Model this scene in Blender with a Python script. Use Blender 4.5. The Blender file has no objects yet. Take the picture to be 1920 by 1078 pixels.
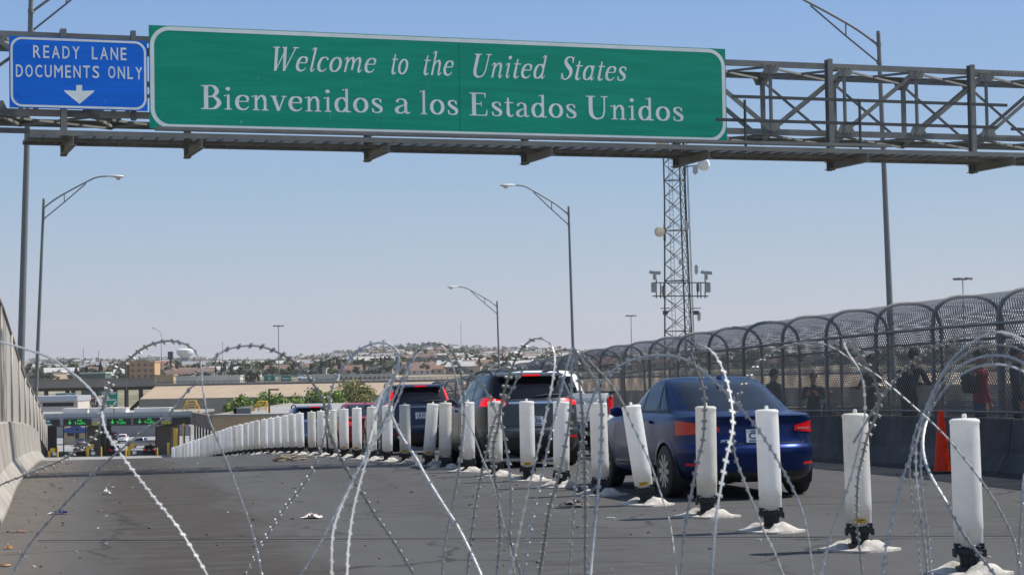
import bpy, math, random
import numpy as np
from mathutils import Vector, Matrix, Quaternion
rnd = random.Random(7)
SC = bpy.context.scene
COL = SC.collection
R = math.radians
# ------------------------------------------------------------------ camera
FPX, CX, CY = 3600.0, 960.0, 539.0            # focal length in photo pixels
EYE = 1.60
PITCH, ROLL = math.atan(151 / FPX), R(1.0)
F_ = Vector((0, math.cos(PITCH), math.sin(PITCH)))
u0 = Vector((0, -math.sin(PITCH), math.cos(PITCH)))
r0 = Vector((1, 0, 0))
R_ = r0 * math.cos(ROLL) - u0 * math.sin(ROLL)
U_ = u0 * math.cos(ROLL) + r0 * math.sin(ROLL)
CAMP = Vector((0, 0, EYE))
cam = bpy.data.cameras.new('camera')
cam.sensor_width = 36.0
cam.lens = 36.0 * FPX / 1920
cam.clip_start, cam.clip_end = 0.1, 30000
cam.dof.use_dof = True
cam.dof.focus_distance = 36
cam.dof.aperture_fstop = 14
co = bpy.data.objects.new('camera', cam)
COL.objects.link(co)
mw = Matrix.Identity(4)
for i, ax in enumerate((R_, U_, -F_)):
    for j in range(3):
        mw[j][i] = ax[j]
mw.translation = CAMP
co.matrix_world = mw
SC.camera = co
# ------------------------------------------------------------------ sky, sun, exposure
SUN_AZ, SUN_EL = R(77), R(53)                   # azimuth clockwise from +Y (ahead), so right and a little ahead
S_ = Vector((math.sin(SUN_AZ) * math.cos(SUN_EL), math.cos(SUN_AZ) * math.cos(SUN_EL), math.sin(SUN_EL)))
w = bpy.data.worlds.new('World')
SC.world = w
w.use_nodes = True
nt = w.node_tree
sky = nt.nodes.new('ShaderNodeTexSky')
sky.sky_type = 'NISHITA'
sky.sun_disc = False
sky.sun_elevation = SUN_EL
sky.sun_rotation = SUN_AZ
sky.altitude = 1100
sky.air_density = 1.0
sky.dust_density = 0.6
sky.ozone_density = 4.0
bg = nt.nodes['Background']
bg.inputs['Strength'].default_value = 0.15
# a dusty lavender layer of air low over the desert, thinning out with elevation
def wn(t): return nt.nodes.new(t)
gm = wn('ShaderNodeTexCoord'); sx_ = wn('ShaderNodeSeparateXYZ'); nt.links.new(gm.outputs['Generated'], sx_.inputs[0])
def wramp(stops):
    r_ = wn('ShaderNodeValToRGB')
    e = r_.color_ramp.elements
    while len(e) < len(stops): e.new(.5)
    for q, (p, c) in zip(e, stops): q.position, q.color = p, (*c, 1)
    nt.links.new(sx_.outputs[2], r_.inputs['Fac'])
    return r_.outputs['Color']
low = wramp([(0.0, (.93, .91, .985)), (0.05, (.69, .835, 1.01)), (0.10, (.505, .735, 1.03)), (0.19, (.30, .55, 1.03))])
amt = wramp([(0.0, (1, 1, 1)), (0.10, (.95, .95, .95)), (0.22, (.8, .8, .8)), (0.5, (0, 0, 0))])
sc_ = wn('ShaderNodeVectorMath'); sc_.operation = 'SCALE'; nt.links.new(low, sc_.inputs[0]); sc_.inputs['Scale'].default_value = 3.15
mx = wn('ShaderNodeMix'); mx.data_type = 'RGBA'
nt.links.new(amt, mx.inputs[0]); wt = wn('ShaderNodeMix'); wt.data_type = 'RGBA'; wt.blend_type = 'MULTIPLY'; wt.inputs[0].default_value = 1; wt.inputs[7].default_value = (1.14, 1.0, .86, 1)
nt.links.new(sky.outputs[0], wt.inputs[6]); nt.links.new(wt.outputs[2], mx.inputs[6]); nt.links.new(sc_.outputs[0], mx.inputs[7])
nt.links.new(mx.outputs[2], bg.inputs['Color'])
sl = bpy.data.lights.new('sun', 'SUN')
sl.energy = 4.4
sl.angle = R(0.5)
sl.color = (1.0, 0.95, 0.87)
so = bpy.data.objects.new('sun', sl)
COL.objects.link(so)
so.rotation_mode = 'QUATERNION'
so.rotation_quaternion = (-S_).to_track_quat('-Z', 'Y')
SC.view_settings.view_transform = 'Standard'
SC.view_settings.look = 'None'
SC.view_settings.exposure = 0.45
SC.view_settings.gamma = 1.0
SC.cycles.transparent_max_bounces = 24
SC.cycles.max_bounces = 8
SC.cycles.volume_bounces = 0

# ------------------------------------------------------------------ pixel geometry
def ray(px, py):
    return F_ + R_ * ((px - CX) / FPX) - U_ * ((py - CY) / FPX)
def at(px, py, Z):
    return CAMP + ray(px, py) * Z
TH = R(12.5)                                    # the road heads 12.5 degrees left of the lens axis
HD, RT = Vector((-math.sin(TH), math.cos(TH), 0)), Vector((math.cos(TH), math.sin(TH), 0))
PROF = [(-40, -1.9), (-10, -1.66), (0, -1.61), (10, -1.585), (18, -1.58), (24, -1.60), (28, -1.64), (32, -1.71), (37, -1.82), (43, -1.98),
        (54.6, -2.34), (72, -3.10), (93, -4.30), (104, -5.0), (130, -6.55), (180, -9.2), (230, -11.3), (270, -12.3), (310, -12.6), (340, -12.6)]
def pchip(tab, x):
    xs = [a for a, *_ in tab]
    n = len(tab)
    if x <= xs[0]: return tab[0][1]
    if x >= xs[-1]: return tab[-1][1]
    i = max(k for k in range(n - 1) if xs[k] <= x)
    def d(k): return (tab[k + 1][1] - tab[k][1]) / (xs[k + 1] - xs[k])
    def m(k):
        if k == 0: return d(0)
        if k == n - 1: return d(n - 2)
        a, b = d(k - 1), d(k)
        return 0 if a * b <= 0 else 2 * a * b / (a + b)
    h = xs[i + 1] - xs[i]
    t = (x - xs[i]) / h
    return ((1 + 2 * t) * (1 - t) ** 2 * tab[i][1] + t * (1 - t) ** 2 * h * m(i) + t * t * (3 - 2 * t) * tab[i + 1][1] + t * t * (t - 1) * h * m(i + 1))
def zroad(s):
    return EYE + pchip(PROF, s)
def rd(t, s, dz=0.0):                           # road coordinates: t metres to the right, s metres ahead
    p = RT * t + HD * s
    return Vector((p.x, p.y, zroad(s) + dz))
def ts(p):
    return p.x * RT.x + p.y * RT.y, p.x * HD.x + p.y * HD.y
def onroad(px, py):                             # where a pixel's ray meets the road
    r = ray(px, py)
    Z = 4.0
    while Z < 400:
        p = CAMP + r * Z
        if p.z <= zroad(ts(p)[1]): return p
        Z += 0.02
    return p
GROUND = EYE - 12.6

# ------------------------------------------------------------------ mesh builder
class MB:
    def __init__(self):
        self.v, self.f, self.m, self.uv = [], [], [], {}
        self.mi = 0
    def add(self, vs, fs):
        o = len(self.v)
        self.v += [tuple(p) for p in vs]
        for f in fs:
            self.f.append(tuple(o + i for i in f))
            self.m.append(self.mi)
        return o
    def box(self, c, s, rot=None):
        vs = [Vector((sx * s[0] / 2, sy * s[1] / 2, sz * s[2] / 2)) for sx in (-1, 1) for sy in (-1, 1) for sz in (-1, 1)]
        if rot is not None: vs = [rot @ p for p in vs]
        c = Vector(c)
        self.add([p + c for p in vs], [(0, 1, 3, 2), (4, 6, 7, 5), (0, 4, 5, 1), (2, 3, 7, 6), (0, 2, 6, 4), (1, 5, 7, 3)])
    def bar(self, a, b, w, h, up=(0, 0, 1)):    # rectangular bar from a to b
        a, b = Vector(a), Vector(b)
        d = b - a
        L = d.length
        d.normalize()
        up = Vector(up)
        x = d.cross(up)
        if x.length < 1e-4: x = d.cross(Vector((1, 0, 0)))
        x.normalize()
        z = x.cross(d)
        M = Matrix((x, d, z)).transposed()
        self.box((a + b) / 2, (w, L, h), M)
    def ibeam(self, a, b, w, h, up=(0, 0, 1), t=0.014):
        a, b = Vector(a), Vector(b)
        d = (b - a).normalized()
        up = Vector(up)
        x = d.cross(up).normalized()
        z = x.cross(d)
        self.bar(a, b, t, h - 2 * t, up)
        for s in (-1, 1):
            o = z * (s * (h - t) / 2)
            self.bar(a + o, b + o, w, t, up)
    def cyl(self, a, b, r0, r1=None, n=10, cap=True):
        r1 = r0 if r1 is None else r1
        a, b = Vector(a), Vector(b)
        d = (b - a).normalized()
        x = d.orthogonal().normalized()
        y = d.cross(x)
        vs = []
        for p, r in ((a, r0), (b, r1)):
            for k in range(n):
                q = 2 * math.pi * k / n
                vs.append(p + (x * math.cos(q) + y * math.sin(q)) * r)
        fs = [(k, (k + 1) % n, n + (k + 1) % n, n + k) for k in range(n)]
        if cap: fs += [tuple(reversed(range(n))), tuple(range(n, 2 * n))]
        self.add(vs, fs)
    def tube(self, pts, r, n=8, cap=True, flat=1.0):
        pts = [Vector(p) for p in pts]
        rs = r if isinstance(r, (list, tuple)) else [r] * len(pts)
        vs = []
        prev = None
        for i, p in enumerate(pts):
            d = (pts[min(i + 1, len(pts) - 1)] - pts[max(i - 1, 0)]).normalized()
            x = d.orthogonal().normalized() if prev is None else (prev - d * prev.dot(d)).normalized()
            prev = x
            y = d.cross(x)
            for k in range(n):
                q = 2 * math.pi * k / n
                vs.append(p + (x * math.cos(q) + y * math.sin(q) * flat) * rs[i])
        fs = []
        for i in range(len(pts) - 1):
            for k in range(n):
                fs.append((i * n + k, i * n + (k + 1) % n, (i + 1) * n + (k + 1) % n, (i + 1) * n + k))
        if cap: fs += [tuple(reversed(range(n))), tuple(range((len(pts) - 1) * n, len(pts) * n))]
        self.add(vs, fs)
    def lathe(self, prof, n=20, c=(0, 0, 0), axis='z', cap=True):   # prof: (radius, height)
        c = Vector(c)
        vs = []
        for r, h in prof:
            for k in range(n):
                q = 2 * math.pi * k / n
                a, b = r * math.cos(q), r * math.sin(q)
                vs.append(c + Vector((a, b, h) if axis == 'z' else ((h, a, b) if axis == 'x' else (a, h, b))))
        m = len(prof)
        fs = [(i * n + k, i * n + (k + 1) % n, (i + 1) * n + (k + 1) % n, (i + 1) * n + k) for i in range(m - 1) for k in range(n)]
        if cap: fs += [tuple(reversed(range(n))), tuple(range((m - 1) * n, m * n))]
        self.add(vs, fs)
    def prism(self, poly, a, b):                # poly: 2-D points; a, b: functions mapping a point to 3-D
        n = len(poly)
        self.add([a(p) for p in poly] + [b(p) for p in poly],
                 [tuple(reversed(range(n))), tuple(range(n, 2 * n))] + [(k, (k + 1) % n, n + (k + 1) % n, n + k) for k in range(n)])
    def grid(self, fn, nu, nv, uv=None):        # fn(u, v) for u, v in 0..1
        o = len(self.v)
        for i in range(nu + 1):
            for j in range(nv + 1):
                if uv: self.uv[len(self.v)] = uv(i / nu, j / nv)
                self.v.append(tuple(fn(i / nu, j / nv)))
        for i in range(nu):
            for j in range(nv):
                a = o + i * (nv + 1) + j
                self.f.append((a, a + nv + 1, a + nv + 2, a + 1))
                self.m.append(self.mi)
    def mesh(self, name, mats, smooth=False, sharp=None):
        me = bpy.data.meshes.new(name)
        me.from_pydata(self.v, [], self.f)
        for mt in (mats if isinstance(mats, (list, tuple)) else [mats]): me.materials.append(mt)
        if any(self.m): me.polygons.foreach_set('material_index', self.m)
        if self.uv:
            ul = me.uv_layers.new(name='UVMap')
            li = np.zeros(len(me.loops), dtype=np.int32)
            me.loops.foreach_get('vertex_index', li)
            arr = np.zeros((len(me.vertices), 2), dtype=np.float32)
            for k, q in self.uv.items(): arr[k] = q
            ul.data.foreach_set('uv', arr[li].ravel())
        if smooth:
            me.polygons.foreach_set('use_smooth', [True] * len(me.polygons))
            if sharp: me.set_sharp_from_angle(angle=R(sharp))
        me.update()
        return me
    def build(self, name, mats, parent=None, smooth=False, sharp=None, fix=False):
        me = self.mesh(name, mats, smooth, sharp)
        if fix:
            import bmesh
            b = bmesh.new()
            b.from_mesh(me)
            bmesh.ops.recalc_face_normals(b, faces=b.faces)
            b.to_mesh(me)
            b.free()
        o = bpy.data.objects.new(name, me)
        COL.objects.link(o)
        if parent is not None: o.parent = parent
        return o

def tag(o, label=None, cat=None, group=None, kind=None):
    if label: o['label'] = label
    if cat: o['category'] = cat
    if group: o['group'] = group
    if kind: o['kind'] = kind
    return o
def thing(name, label, cat, loc=(0, 0, 0), rz=0.0, group=None):
    o = bpy.data.objects.new(name, None)
    COL.objects.link(o)
    o.location = loc
    o.rotation_euler = (0, 0, rz)
    return tag(o, label, cat, group)
def kids(o): return list(o.children)
def dup(o, label=None, parent=None):            # a copy of a thing with copies of its parts and sub-parts
    c = o.copy()
    COL.objects.link(c)
    if parent is not None: c.parent = parent
    for ch in kids(o): dup(ch, None, c)
    if label: c['label'] = label
    return c
def repaint(o, table):                          # give a copied thing its own paint: part name stem -> material
    for ch in kids(o):
        st = ch.name.split('.')[0]
        if st in table:
            ch.data = ch.data.copy()
            ch.data.materials[0] = table[st]
        repaint(ch, table)

# ------------------------------------------------------------------ materials
MATS = {}
def mat(name, col, rough=0.6, metal=0.0, var=0.12, scale=2.5, bump=0.0, bscale=40.0, spec=0.5, coat=0.0, rvar=0.0, dirt=None):
    if name in MATS: return MATS[name]
    m = bpy.data.materials.new(name)
    m.use_nodes = True
    n, l = m.node_tree.nodes, m.node_tree.links
    b = n['Principled BSDF']
    b.inputs['Base Color'].default_value = (*col, 1)
    b.inputs['Roughness'].default_value = rough
    b.inputs['Metallic'].default_value = metal
    b.inputs['Specular IOR Level'].default_value = spec
    b.inputs['Coat Weight'].default_value = coat
    b.inputs['Coat Roughness'].default_value = 0.04
    tc = n.new('ShaderNodeTexCoord')
    if var:
        no = n.new('ShaderNodeTexNoise')
        no.inputs['Scale'].default_value = scale
        no.inputs['Detail'].default_value = 6
        no.inputs['Roughness'].default_value = 0.65
        l.new(tc.outputs['Object'], no.inputs['Vector'])
        rp = n.new('ShaderNodeValToRGB')
        rp.color_ramp.elements[0].position, rp.color_ramp.elements[1].position = 0.3, 0.72
        d = dirt or tuple(c * (1 - var) for c in col)
        rp.color_ramp.elements[0].color = (*d, 1)
        rp.color_ramp.elements[1].color = (*[min(1, c * (1 + var * 0.7)) for c in col], 1)
        l.new(no.outputs['Fac'], rp.inputs['Fac'])
        l.new(rp.outputs['Color'], b.inputs['Base Color'])
        if rvar:
            mr = n.new('ShaderNodeMapRange')
            mr.inputs['To Min'].default_value, mr.inputs['To Max'].default_value = rough - rvar, rough + rvar
            l.new(no.outputs['Fac'], mr.inputs['Value'])
            l.new(mr.outputs['Result'], b.inputs['Roughness'])
    if bump:
        n2 = n.new('ShaderNodeTexNoise')
        n2.inputs['Scale'].default_value = bscale
        n2.inputs['Detail'].default_value = 4
        l.new(tc.outputs['Object'], n2.inputs['Vector'])
        bp = n.new('ShaderNodeBump')
        bp.inputs['Strength'].default_value = bump
        bp.inputs['Distance'].default_value = 0.02
        l.new(n2.outputs['Fac'], bp.inputs['Height'])
        l.new(bp.outputs['Normal'], b.inputs['Normal'])
    MATS[name] = m
    return m
def emit(name, col, s):
    m = bpy.data.materials.new(name)
    m.use_nodes = True
    b = m.node_tree.nodes['Principled BSDF']
    b.inputs['Base Color'].default_value = (*col, 1)
    b.inputs['Emission Color'].default_value = (*col, 1)
    b.inputs['Emission Strength'].default_value = s
    b.inputs['Roughness'].default_value = 0.3
    return m
class NT:                                       # small node helper
    def __init__(self, m): self.n, self.l = m.node_tree.nodes, m.node_tree.links
    def math(self, op, a, b=None, c=None, clamp=False):
        x = self.n.new('ShaderNodeMath')
        x.operation = op
        x.use_clamp = clamp
        for i, q in enumerate((a, b, c)):
            if q is None: continue
            if isinstance(q, (int, float)): x.inputs[i].default_value = q
            else: self.l.new(q, x.inputs[i])
        return x.outputs[0]
    def noise(self, vec, scale, detail=5, rough=0.6):
        x = self.n.new('ShaderNodeTexNoise')
        x.inputs['Scale'].default_value = scale
        x.inputs['Detail'].default_value = detail
        x.inputs['Roughness'].default_value = rough
        if vec is not None: self.l.new(vec, x.inputs['Vector'])
        return x.outputs['Fac']
    def mix(self, f, a, b, typ='MIX'):
        x = self.n.new('ShaderNodeMix')
        x.data_type = 'RGBA'
        x.blend_type = typ
        if isinstance(f, (int, float)): x.inputs[0].default_value = f
        else: self.l.new(f, x.inputs[0])
        for i, q in ((6, a), (7, b)):
            if isinstance(q, tuple): x.inputs[i].default_value = (*q, 1)
            else: self.l.new(q, x.inputs[i])
        return x.outputs[2]
    def ramp(self, v, lo, hi):
        x = self.n.new('ShaderNodeMapRange')
        x.inputs['From Min'].default_value, x.inputs['From Max'].default_value = lo, hi
        x.interpolation_type = 'SMOOTHSTEP'
        self.l.new(v, x.inputs['Value'])
        return x.outputs['Result']
    def vec(self, v, s):
        x = self.n.new('ShaderNodeVectorMath')
        x.operation = 'MULTIPLY'
        self.l.new(v, x.inputs[0])
        x.inputs[1].default_value = s
        return x.outputs[0]

def translucent(name, col, f=.45):
    m = bpy.data.materials.new(name)
    m.use_nodes = True
    k = NT(m)
    b = k.n['Principled BSDF']
    oc = k.n.new('ShaderNodeTexCoord').outputs['Object']
    c = k.mix(k.ramp(k.noise(oc, 9, 5, .7), .35, .75), col, tuple(x * .8 for x in col))
    k.l.new(c, b.inputs['Base Color'])
    b.inputs['Roughness'].default_value = .4
    tr = k.n.new('ShaderNodeBsdfTranslucent'); k.l.new(c, tr.inputs['Color'])
    ms = k.n.new('ShaderNodeMixShader'); ms.inputs[0].default_value = f
    k.l.new(b.outputs[0], ms.inputs[1]); k.l.new(tr.outputs[0], ms.inputs[2])
    k.l.new(ms.outputs[0], k.n['Material Output'].inputs['Surface'])
    return m
def chain_link(name, col, pitch, wire, rough=0.5):
    m = bpy.data.materials.new(name)
    m.use_nodes = True
    k = NT(m)
    b = k.n['Principled BSDF']
    b.inputs['Base Color'].default_value = (*col, 1)
    b.inputs['Roughness'].default_value = rough
    b.inputs['Metallic'].default_value = 0.3
    uv = k.n.new('ShaderNodeUVMap')
    sp = k.n.new('ShaderNodeSeparateXYZ')
    k.l.new(uv.outputs[0], sp.inputs[0])
    x, y = sp.outputs[0], sp.outputs[1]
    a1 = k.math('ADD', x, y)
    a2 = k.math('SUBTRACT', x, y)
    g = []
    for q in (a1, a2):
        fr = k.math('FRACT', k.math('DIVIDE', q, pitch))
        g.append(k.math('LESS_THAN', k.math('ABSOLUTE', k.math('SUBTRACT', fr, 0.5)), wire / 2))
    al = k.math('MAXIMUM', g[0], g[1])
    k.l.new(al, b.inputs['Alpha'])
    return m

galv = mat('galvanised_steel', (0.205, 0.207, 0.19), 0.65, 0.1, 0.3, 1.6, rvar=0.12)
galv_dark = mat('weathered_steel', (0.075, 0.08, 0.077), 0.65, 0.1, 0.3, 1.5)
pole_mat = mat('pole_steel', (0.19, 0.20, 0.20), 0.55, 0.2, 0.15, 0.8)
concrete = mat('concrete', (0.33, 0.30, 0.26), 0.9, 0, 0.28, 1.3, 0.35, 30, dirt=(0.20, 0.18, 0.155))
concrete_dk = mat('shaded_stained_concrete', (0.105, 0.10, 0.096), 0.9, 0, 0.35, 1.6, 0.35, 30, dirt=(0.05, 0.048, 0.046))  # darker copy of concrete: the barrier's shade and its stains both in the colour
black_rubber = mat('black_rubber', (0.022, 0.022, 0.024), 0.65, 0, 0.3, 8)
white_plastic = mat('white_plastic', (0.80, 0.785, 0.75), 0.42, 0, 0.10, 3.5, dirt=(0.66, 0.63, 0.58))
glass_dark = mat('tinted_glass', (0.008, 0.010, 0.013), 0.04, 0, 0, spec=0.42)
chrome = mat('chrome', (0.7, 0.71, 0.73), 0.16, 1.0, 0)
trim_black = mat('black_trim', (0.018, 0.018, 0.02), 0.45, 0, 0.2, 6)
white_paint = mat('white_paint', (0.78, 0.78, 0.76), 0.4, 0, 0.06)
yellow_paint = mat('yellow_paint', (0.80, 0.48, 0.03), 0.45, 0, 0.15, 1.0)
# ================================================================== road, ground, barriers
def asphalt_mat():
    m = bpy.data.materials.new('asphalt')
    m.use_nodes = True
    k = NT(m)
    b = k.n['Principled BSDF']
    uv = k.n.new('ShaderNodeUVMap').outputs[0]
    sp = k.n.new('ShaderNodeSeparateXYZ')
    k.l.new(uv, sp.inputs[0])
    t, s = sp.outputs[0], sp.outputs[1]
    big = k.noise(uv, 0.35, 4)
    mid = k.noise(k.vec(uv, (1.0, 0.25, 1)), 2.2, 6, 0.7)
    fine = k.noise(uv, 60, 3, 0.7)
    grit = k.noise(uv, 220, 2, 0.6)
    c = k.mix(k.ramp(mid, 0.3, 0.7), (0.047, 0.046, 0.046), (0.075, 0.073, 0.072))
    c = k.mix(k.math('MULTIPLY', k.ramp(big, 0.35, 0.65), 0.35), c, (0.085, 0.082, 0.079))
    c = k.mix(0.55, c, k.mix(fine, (0.0, 0.0, 0.0), (0.135, 0.132, 0.13)), 'MIX')
    def band(t0, w, soft, jit=0.5):             # a soft strip along the road whose edges wander
        j = k.math('ADD', t, k.math('MULTIPLY', k.math('SUBTRACT', mid, 0.5), jit * 2))
        d = k.math('ABSOLUTE', k.math('SUBTRACT', j, t0))
        return k.math('SUBTRACT', 1.0, k.ramp(d, w, w + soft))
    streak = k.noise(k.vec(uv, (0.7, 3.0, 1)), 1.4, 6, 0.75)
    oil = k.math('MULTIPLY', band(1.0, 0.42, 0.8, 0.9), k.ramp(streak, 0.29, 0.55))
    c = k.mix(k.math('MULTIPLY', oil, 0.75), c, (0.032, 0.024, 0.016))
    oil2 = k.math('MULTIPLY', band(4.1, 0.3, 0.9, 0.9), k.ramp(streak, 0.42, 0.7))
    c = k.mix(k.math('MULTIPLY', oil2, 0.7), c, (0.025, 0.021, 0.018))
    oil3 = k.math('MULTIPLY', band(8.6, 0.4, 0.9, 0.9), k.ramp(streak, 0.4, 0.7))
    c = k.mix(k.math('MULTIPLY', oil3, 0.6), c, (0.028, 0.025, 0.023))
    dn = k.noise(uv, 3.0, 6, 0.75)
    dirt = k.math('MULTIPLY', k.math('SUBTRACT', 1.0, k.ramp(k.math('ADD', t, k.math('MULTIPLY', dn, 0.7)), -0.5, 0.5)), k.ramp(dn, 0.28, 0.6))
    c = k.mix(k.math('MULTIPLY', dirt, 0.6), c, (0.14, 0.112, 0.083))
    speck = k.ramp(k.noise(uv, 26, 2, 0.5), 0.70, 0.74)
    c = k.mix(k.math('MULTIPLY', speck, 0.35), c, (0.16, 0.15, 0.13))
    vo = k.n.new('ShaderNodeTexVoronoi')
    vo.feature = 'DISTANCE_TO_EDGE'
    vo.inputs['Scale'].default_value = 0.33
    wv = k.n.new('ShaderNodeVectorMath'); wv.operation = 'ADD'
    nz = k.n.new('ShaderNodeTexNoise'); nz.inputs['Scale'].default_value = 1.3; nz.inputs['Detail'].default_value = 6
    k.l.new(uv, nz.inputs['Vector']); k.l.new(uv, wv.inputs[0])
    nv_ = k.n.new('ShaderNodeVectorMath'); nv_.operation = 'SCALE'; nv_.inputs['Scale'].default_value = .9
    k.l.new(nz.outputs['Color'], nv_.inputs[0]); k.l.new(nv_.outputs[0], wv.inputs[1]); k.l.new(wv.outputs[0], vo.inputs['Vector'])
    ck = k.math('MULTIPLY', k.math('SUBTRACT', 1.0, k.ramp(vo.outputs['Distance'], .003, .014)), k.ramp(big, .40, .52))
    c = k.mix(k.math('MULTIPLY', ck, .75), c, (.014, .013, .012))
    k.l.new(c, b.inputs['Base Color'])
    b.inputs['Roughness'].default_value = 0.88
    b.inputs['Specular IOR Level'].default_value = 0.35
    bp = k.n.new('ShaderNodeBump')
    bp.inputs['Strength'].default_value = 0.5
    bp.inputs['Distance'].default_value = 0.006
    k.l.new(k.math('ADD', fine, grit), bp.inputs['Height'])
    k.l.new(bp.outputs['Normal'], b.inputs['Normal'])
    return m
asph = asphalt_mat()
def sheet(name, fn_t0, fn_t1, s0, s1, ds, m, dz=0.0, nt_=8, thick=0.0, kind='structure'):
    mb = MB()
    n = int((s1 - s0) / ds)
    def f(u, v):
        s = s0 + (s1 - s0) * u
        return rd(fn_t0(s) + (fn_t1(s) - fn_t0(s)) * v, s, dz)
    def uvf(u, v):
        s = s0 + (s1 - s0) * u
        return (fn_t0(s) + (fn_t1(s) - fn_t0(s)) * v, s)
    mb.grid(f, n, nt_, uvf)
    if thick:
        for side in (0, 1):
            mb.grid(lambda u, v: Vector(f(u, side)) - Vector((0, 0, thick * v)), n, 1, lambda u, v: (uvf(u, side)[0], uvf(u, side)[1]))
        mb.grid(lambda u, v: Vector(f(u, v)) - Vector((0, 0, thick)), n, 1, uvf)
    o = mb.build(name, m, smooth=not thick)
    return tag(o, kind=kind)
LB = [(-12, -0.9), (20.9, -0.92), (32, -1.08), (47, -1.22), (58, -1.32), (75, -1.45), (110, -1.7), (260, -2.5)]
def tl(s): return pchip(LB, s)
TRB = 12.4                                       # foot of the barrier on the right
sheet('road', lambda s: tl(s) - 1.2, lambda s: 13.0, -15, 268, 1.0, asph, 0, 12, 1.3)
# a sealed deck joint and the gantry's painted shadow, both thin dark strips on the asphalt
seal_shade = mat('sealant_and_shadow', (0.018, 0.017, 0.016), 0.7, 0, 0.4, 6)
lip = mat('joint_lip', (0.15, 0.145, 0.14), 0.8, 0, 0.3, 5)
def strip(name, pa, pb, w, m, dz, wob=0.0):
    mb = MB()
    a, b = ts(onroad(*pa)), ts(onroad(*pb))
    n = 60
    r2 = random.Random(5)
    jit = [r2.uniform(-wob, wob) for _ in range(n + 1)]
    def f(u, v):
        t, s = a[0] + (b[0] - a[0]) * u, a[1] + (b[1] - a[1]) * u
        return rd(t, s + (v - 0.5) * w + jit[int(round(u * n))], dz)
    mb.grid(f, n, 1, lambda u, v: (u * 14, v))
    return tag(mb.build(name, m), kind='structure')
strip('joint_and_shadow_strip', (70, 1013.5), (1905, 1005), 0.045, seal_shade, 0.006, 0.006)
strip('deck_joint_edge', (70, 1016.2), (1905, 1007.6), 0.035, lip, 0.003, 0.008)
strip('joint_and_shadow_strip', (62, 869), (960, 867.5), 0.10, seal_shade, 0.006, 0.02)  # the gantry's cast shadow, painted on the road as a dark strip

sandm = mat('dry_ground', (0.30, 0.25, 0.185), 0.95, 0, 0.3, 0.02)
pave = mat('plaza_concrete', (0.27, 0.265, 0.255), 0.9, 0, 0.2, 0.15)

# jersey barriers: every segment is a thing of its own
def barrier_run(side, joints, tf, h, m, label_fn, group, cat='concrete barrier'):
    prof = [(0, 0), (0, 0.075), (0.17, 0.33), (0.235, h - 0.02), (0.255, h), (0.43, h), (0.45, h - 0.02), (0.515, 0.33), (0.64, 0.10), (0.64, 0)]
    for i in range(len(joints) - 1):
        s0, s1 = joints[i] + 0.012, joints[i + 1] - 0.012
        o0 = rd(tf((s0 + s1) / 2), (s0 + s1) / 2)
        mb = MB()
        n = max(2, int((s1 - s0) / 1.0))
        k = len(prof)
        vs = []
        for j in range(n + 1):
            s = s0 + (s1 - s0) * j / n
            ins = 0.018 if j in (0, n) else 0.0     # chamfered ends
            for (u, z) in prof:
                uu = 0.32 + (u - 0.32) * (1 - ins)
                vs.append(rd(tf(s) + side * uu, s, z * (1 - ins * 0.4) - 0.03) - o0)
        fs = [(j * k + q, j * k + (q + 1) % k, (j + 1) * k + (q + 1) % k, (j + 1) * k + q) for j in range(n) for q in range(k)]
        fs += [tuple(range(k)), tuple(reversed(range(n * k, n * k + k)))]
        mb.add(vs, fs)
        o = mb.build('concrete_barrier', m, fix=True)
        o.location = o0
        tag(o, label_fn(i), cat, group)
ORD = ['first', 'second', 'third', 'fourth', 'fifth', 'sixth', 'seventh', 'eighth', 'ninth', 'tenth', 'eleventh', 'twelfth', 'thirteenth', 'fourteenth',
       'fifteenth', 'sixteenth', 'seventeenth', 'eighteenth', 'nineteenth', 'twentieth']
barrier_run(-1, [21.5, 31, 40.2, 49.5, 59, 68.5], tl, 1.02, concrete,
            lambda i: ['pale sunlit concrete barrier segment cut by the left edge of the photo', 'pale concrete barrier segment before the dark open joint on the left',
                       'pale concrete barrier segment with a drain slot after the dark joint on the left', 'fourth pale concrete barrier segment along the empty lane from the left edge',
                       'last pale concrete barrier segment before the road drops on the left'][i], 'barrier segments on the left of the empty lane')
rj = [18.7 + 6.1 * k for k in range(13)]
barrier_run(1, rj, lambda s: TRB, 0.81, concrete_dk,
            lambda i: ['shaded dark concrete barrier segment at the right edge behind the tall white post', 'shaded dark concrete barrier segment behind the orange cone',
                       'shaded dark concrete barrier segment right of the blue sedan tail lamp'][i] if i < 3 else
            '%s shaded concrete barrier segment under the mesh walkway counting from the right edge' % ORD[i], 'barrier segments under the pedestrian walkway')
# drain slot: a dark recess plate in the third left segment
mbd = MB()
p = onroad(78, 838)
tD, sD = ts(p)
# walkway slab and its outer kerb
sheet('walkway', lambda s: 13.02, lambda s: 14.45, 5, 140, 2.0, pave, 0.10, 2, 0.4)

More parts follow.
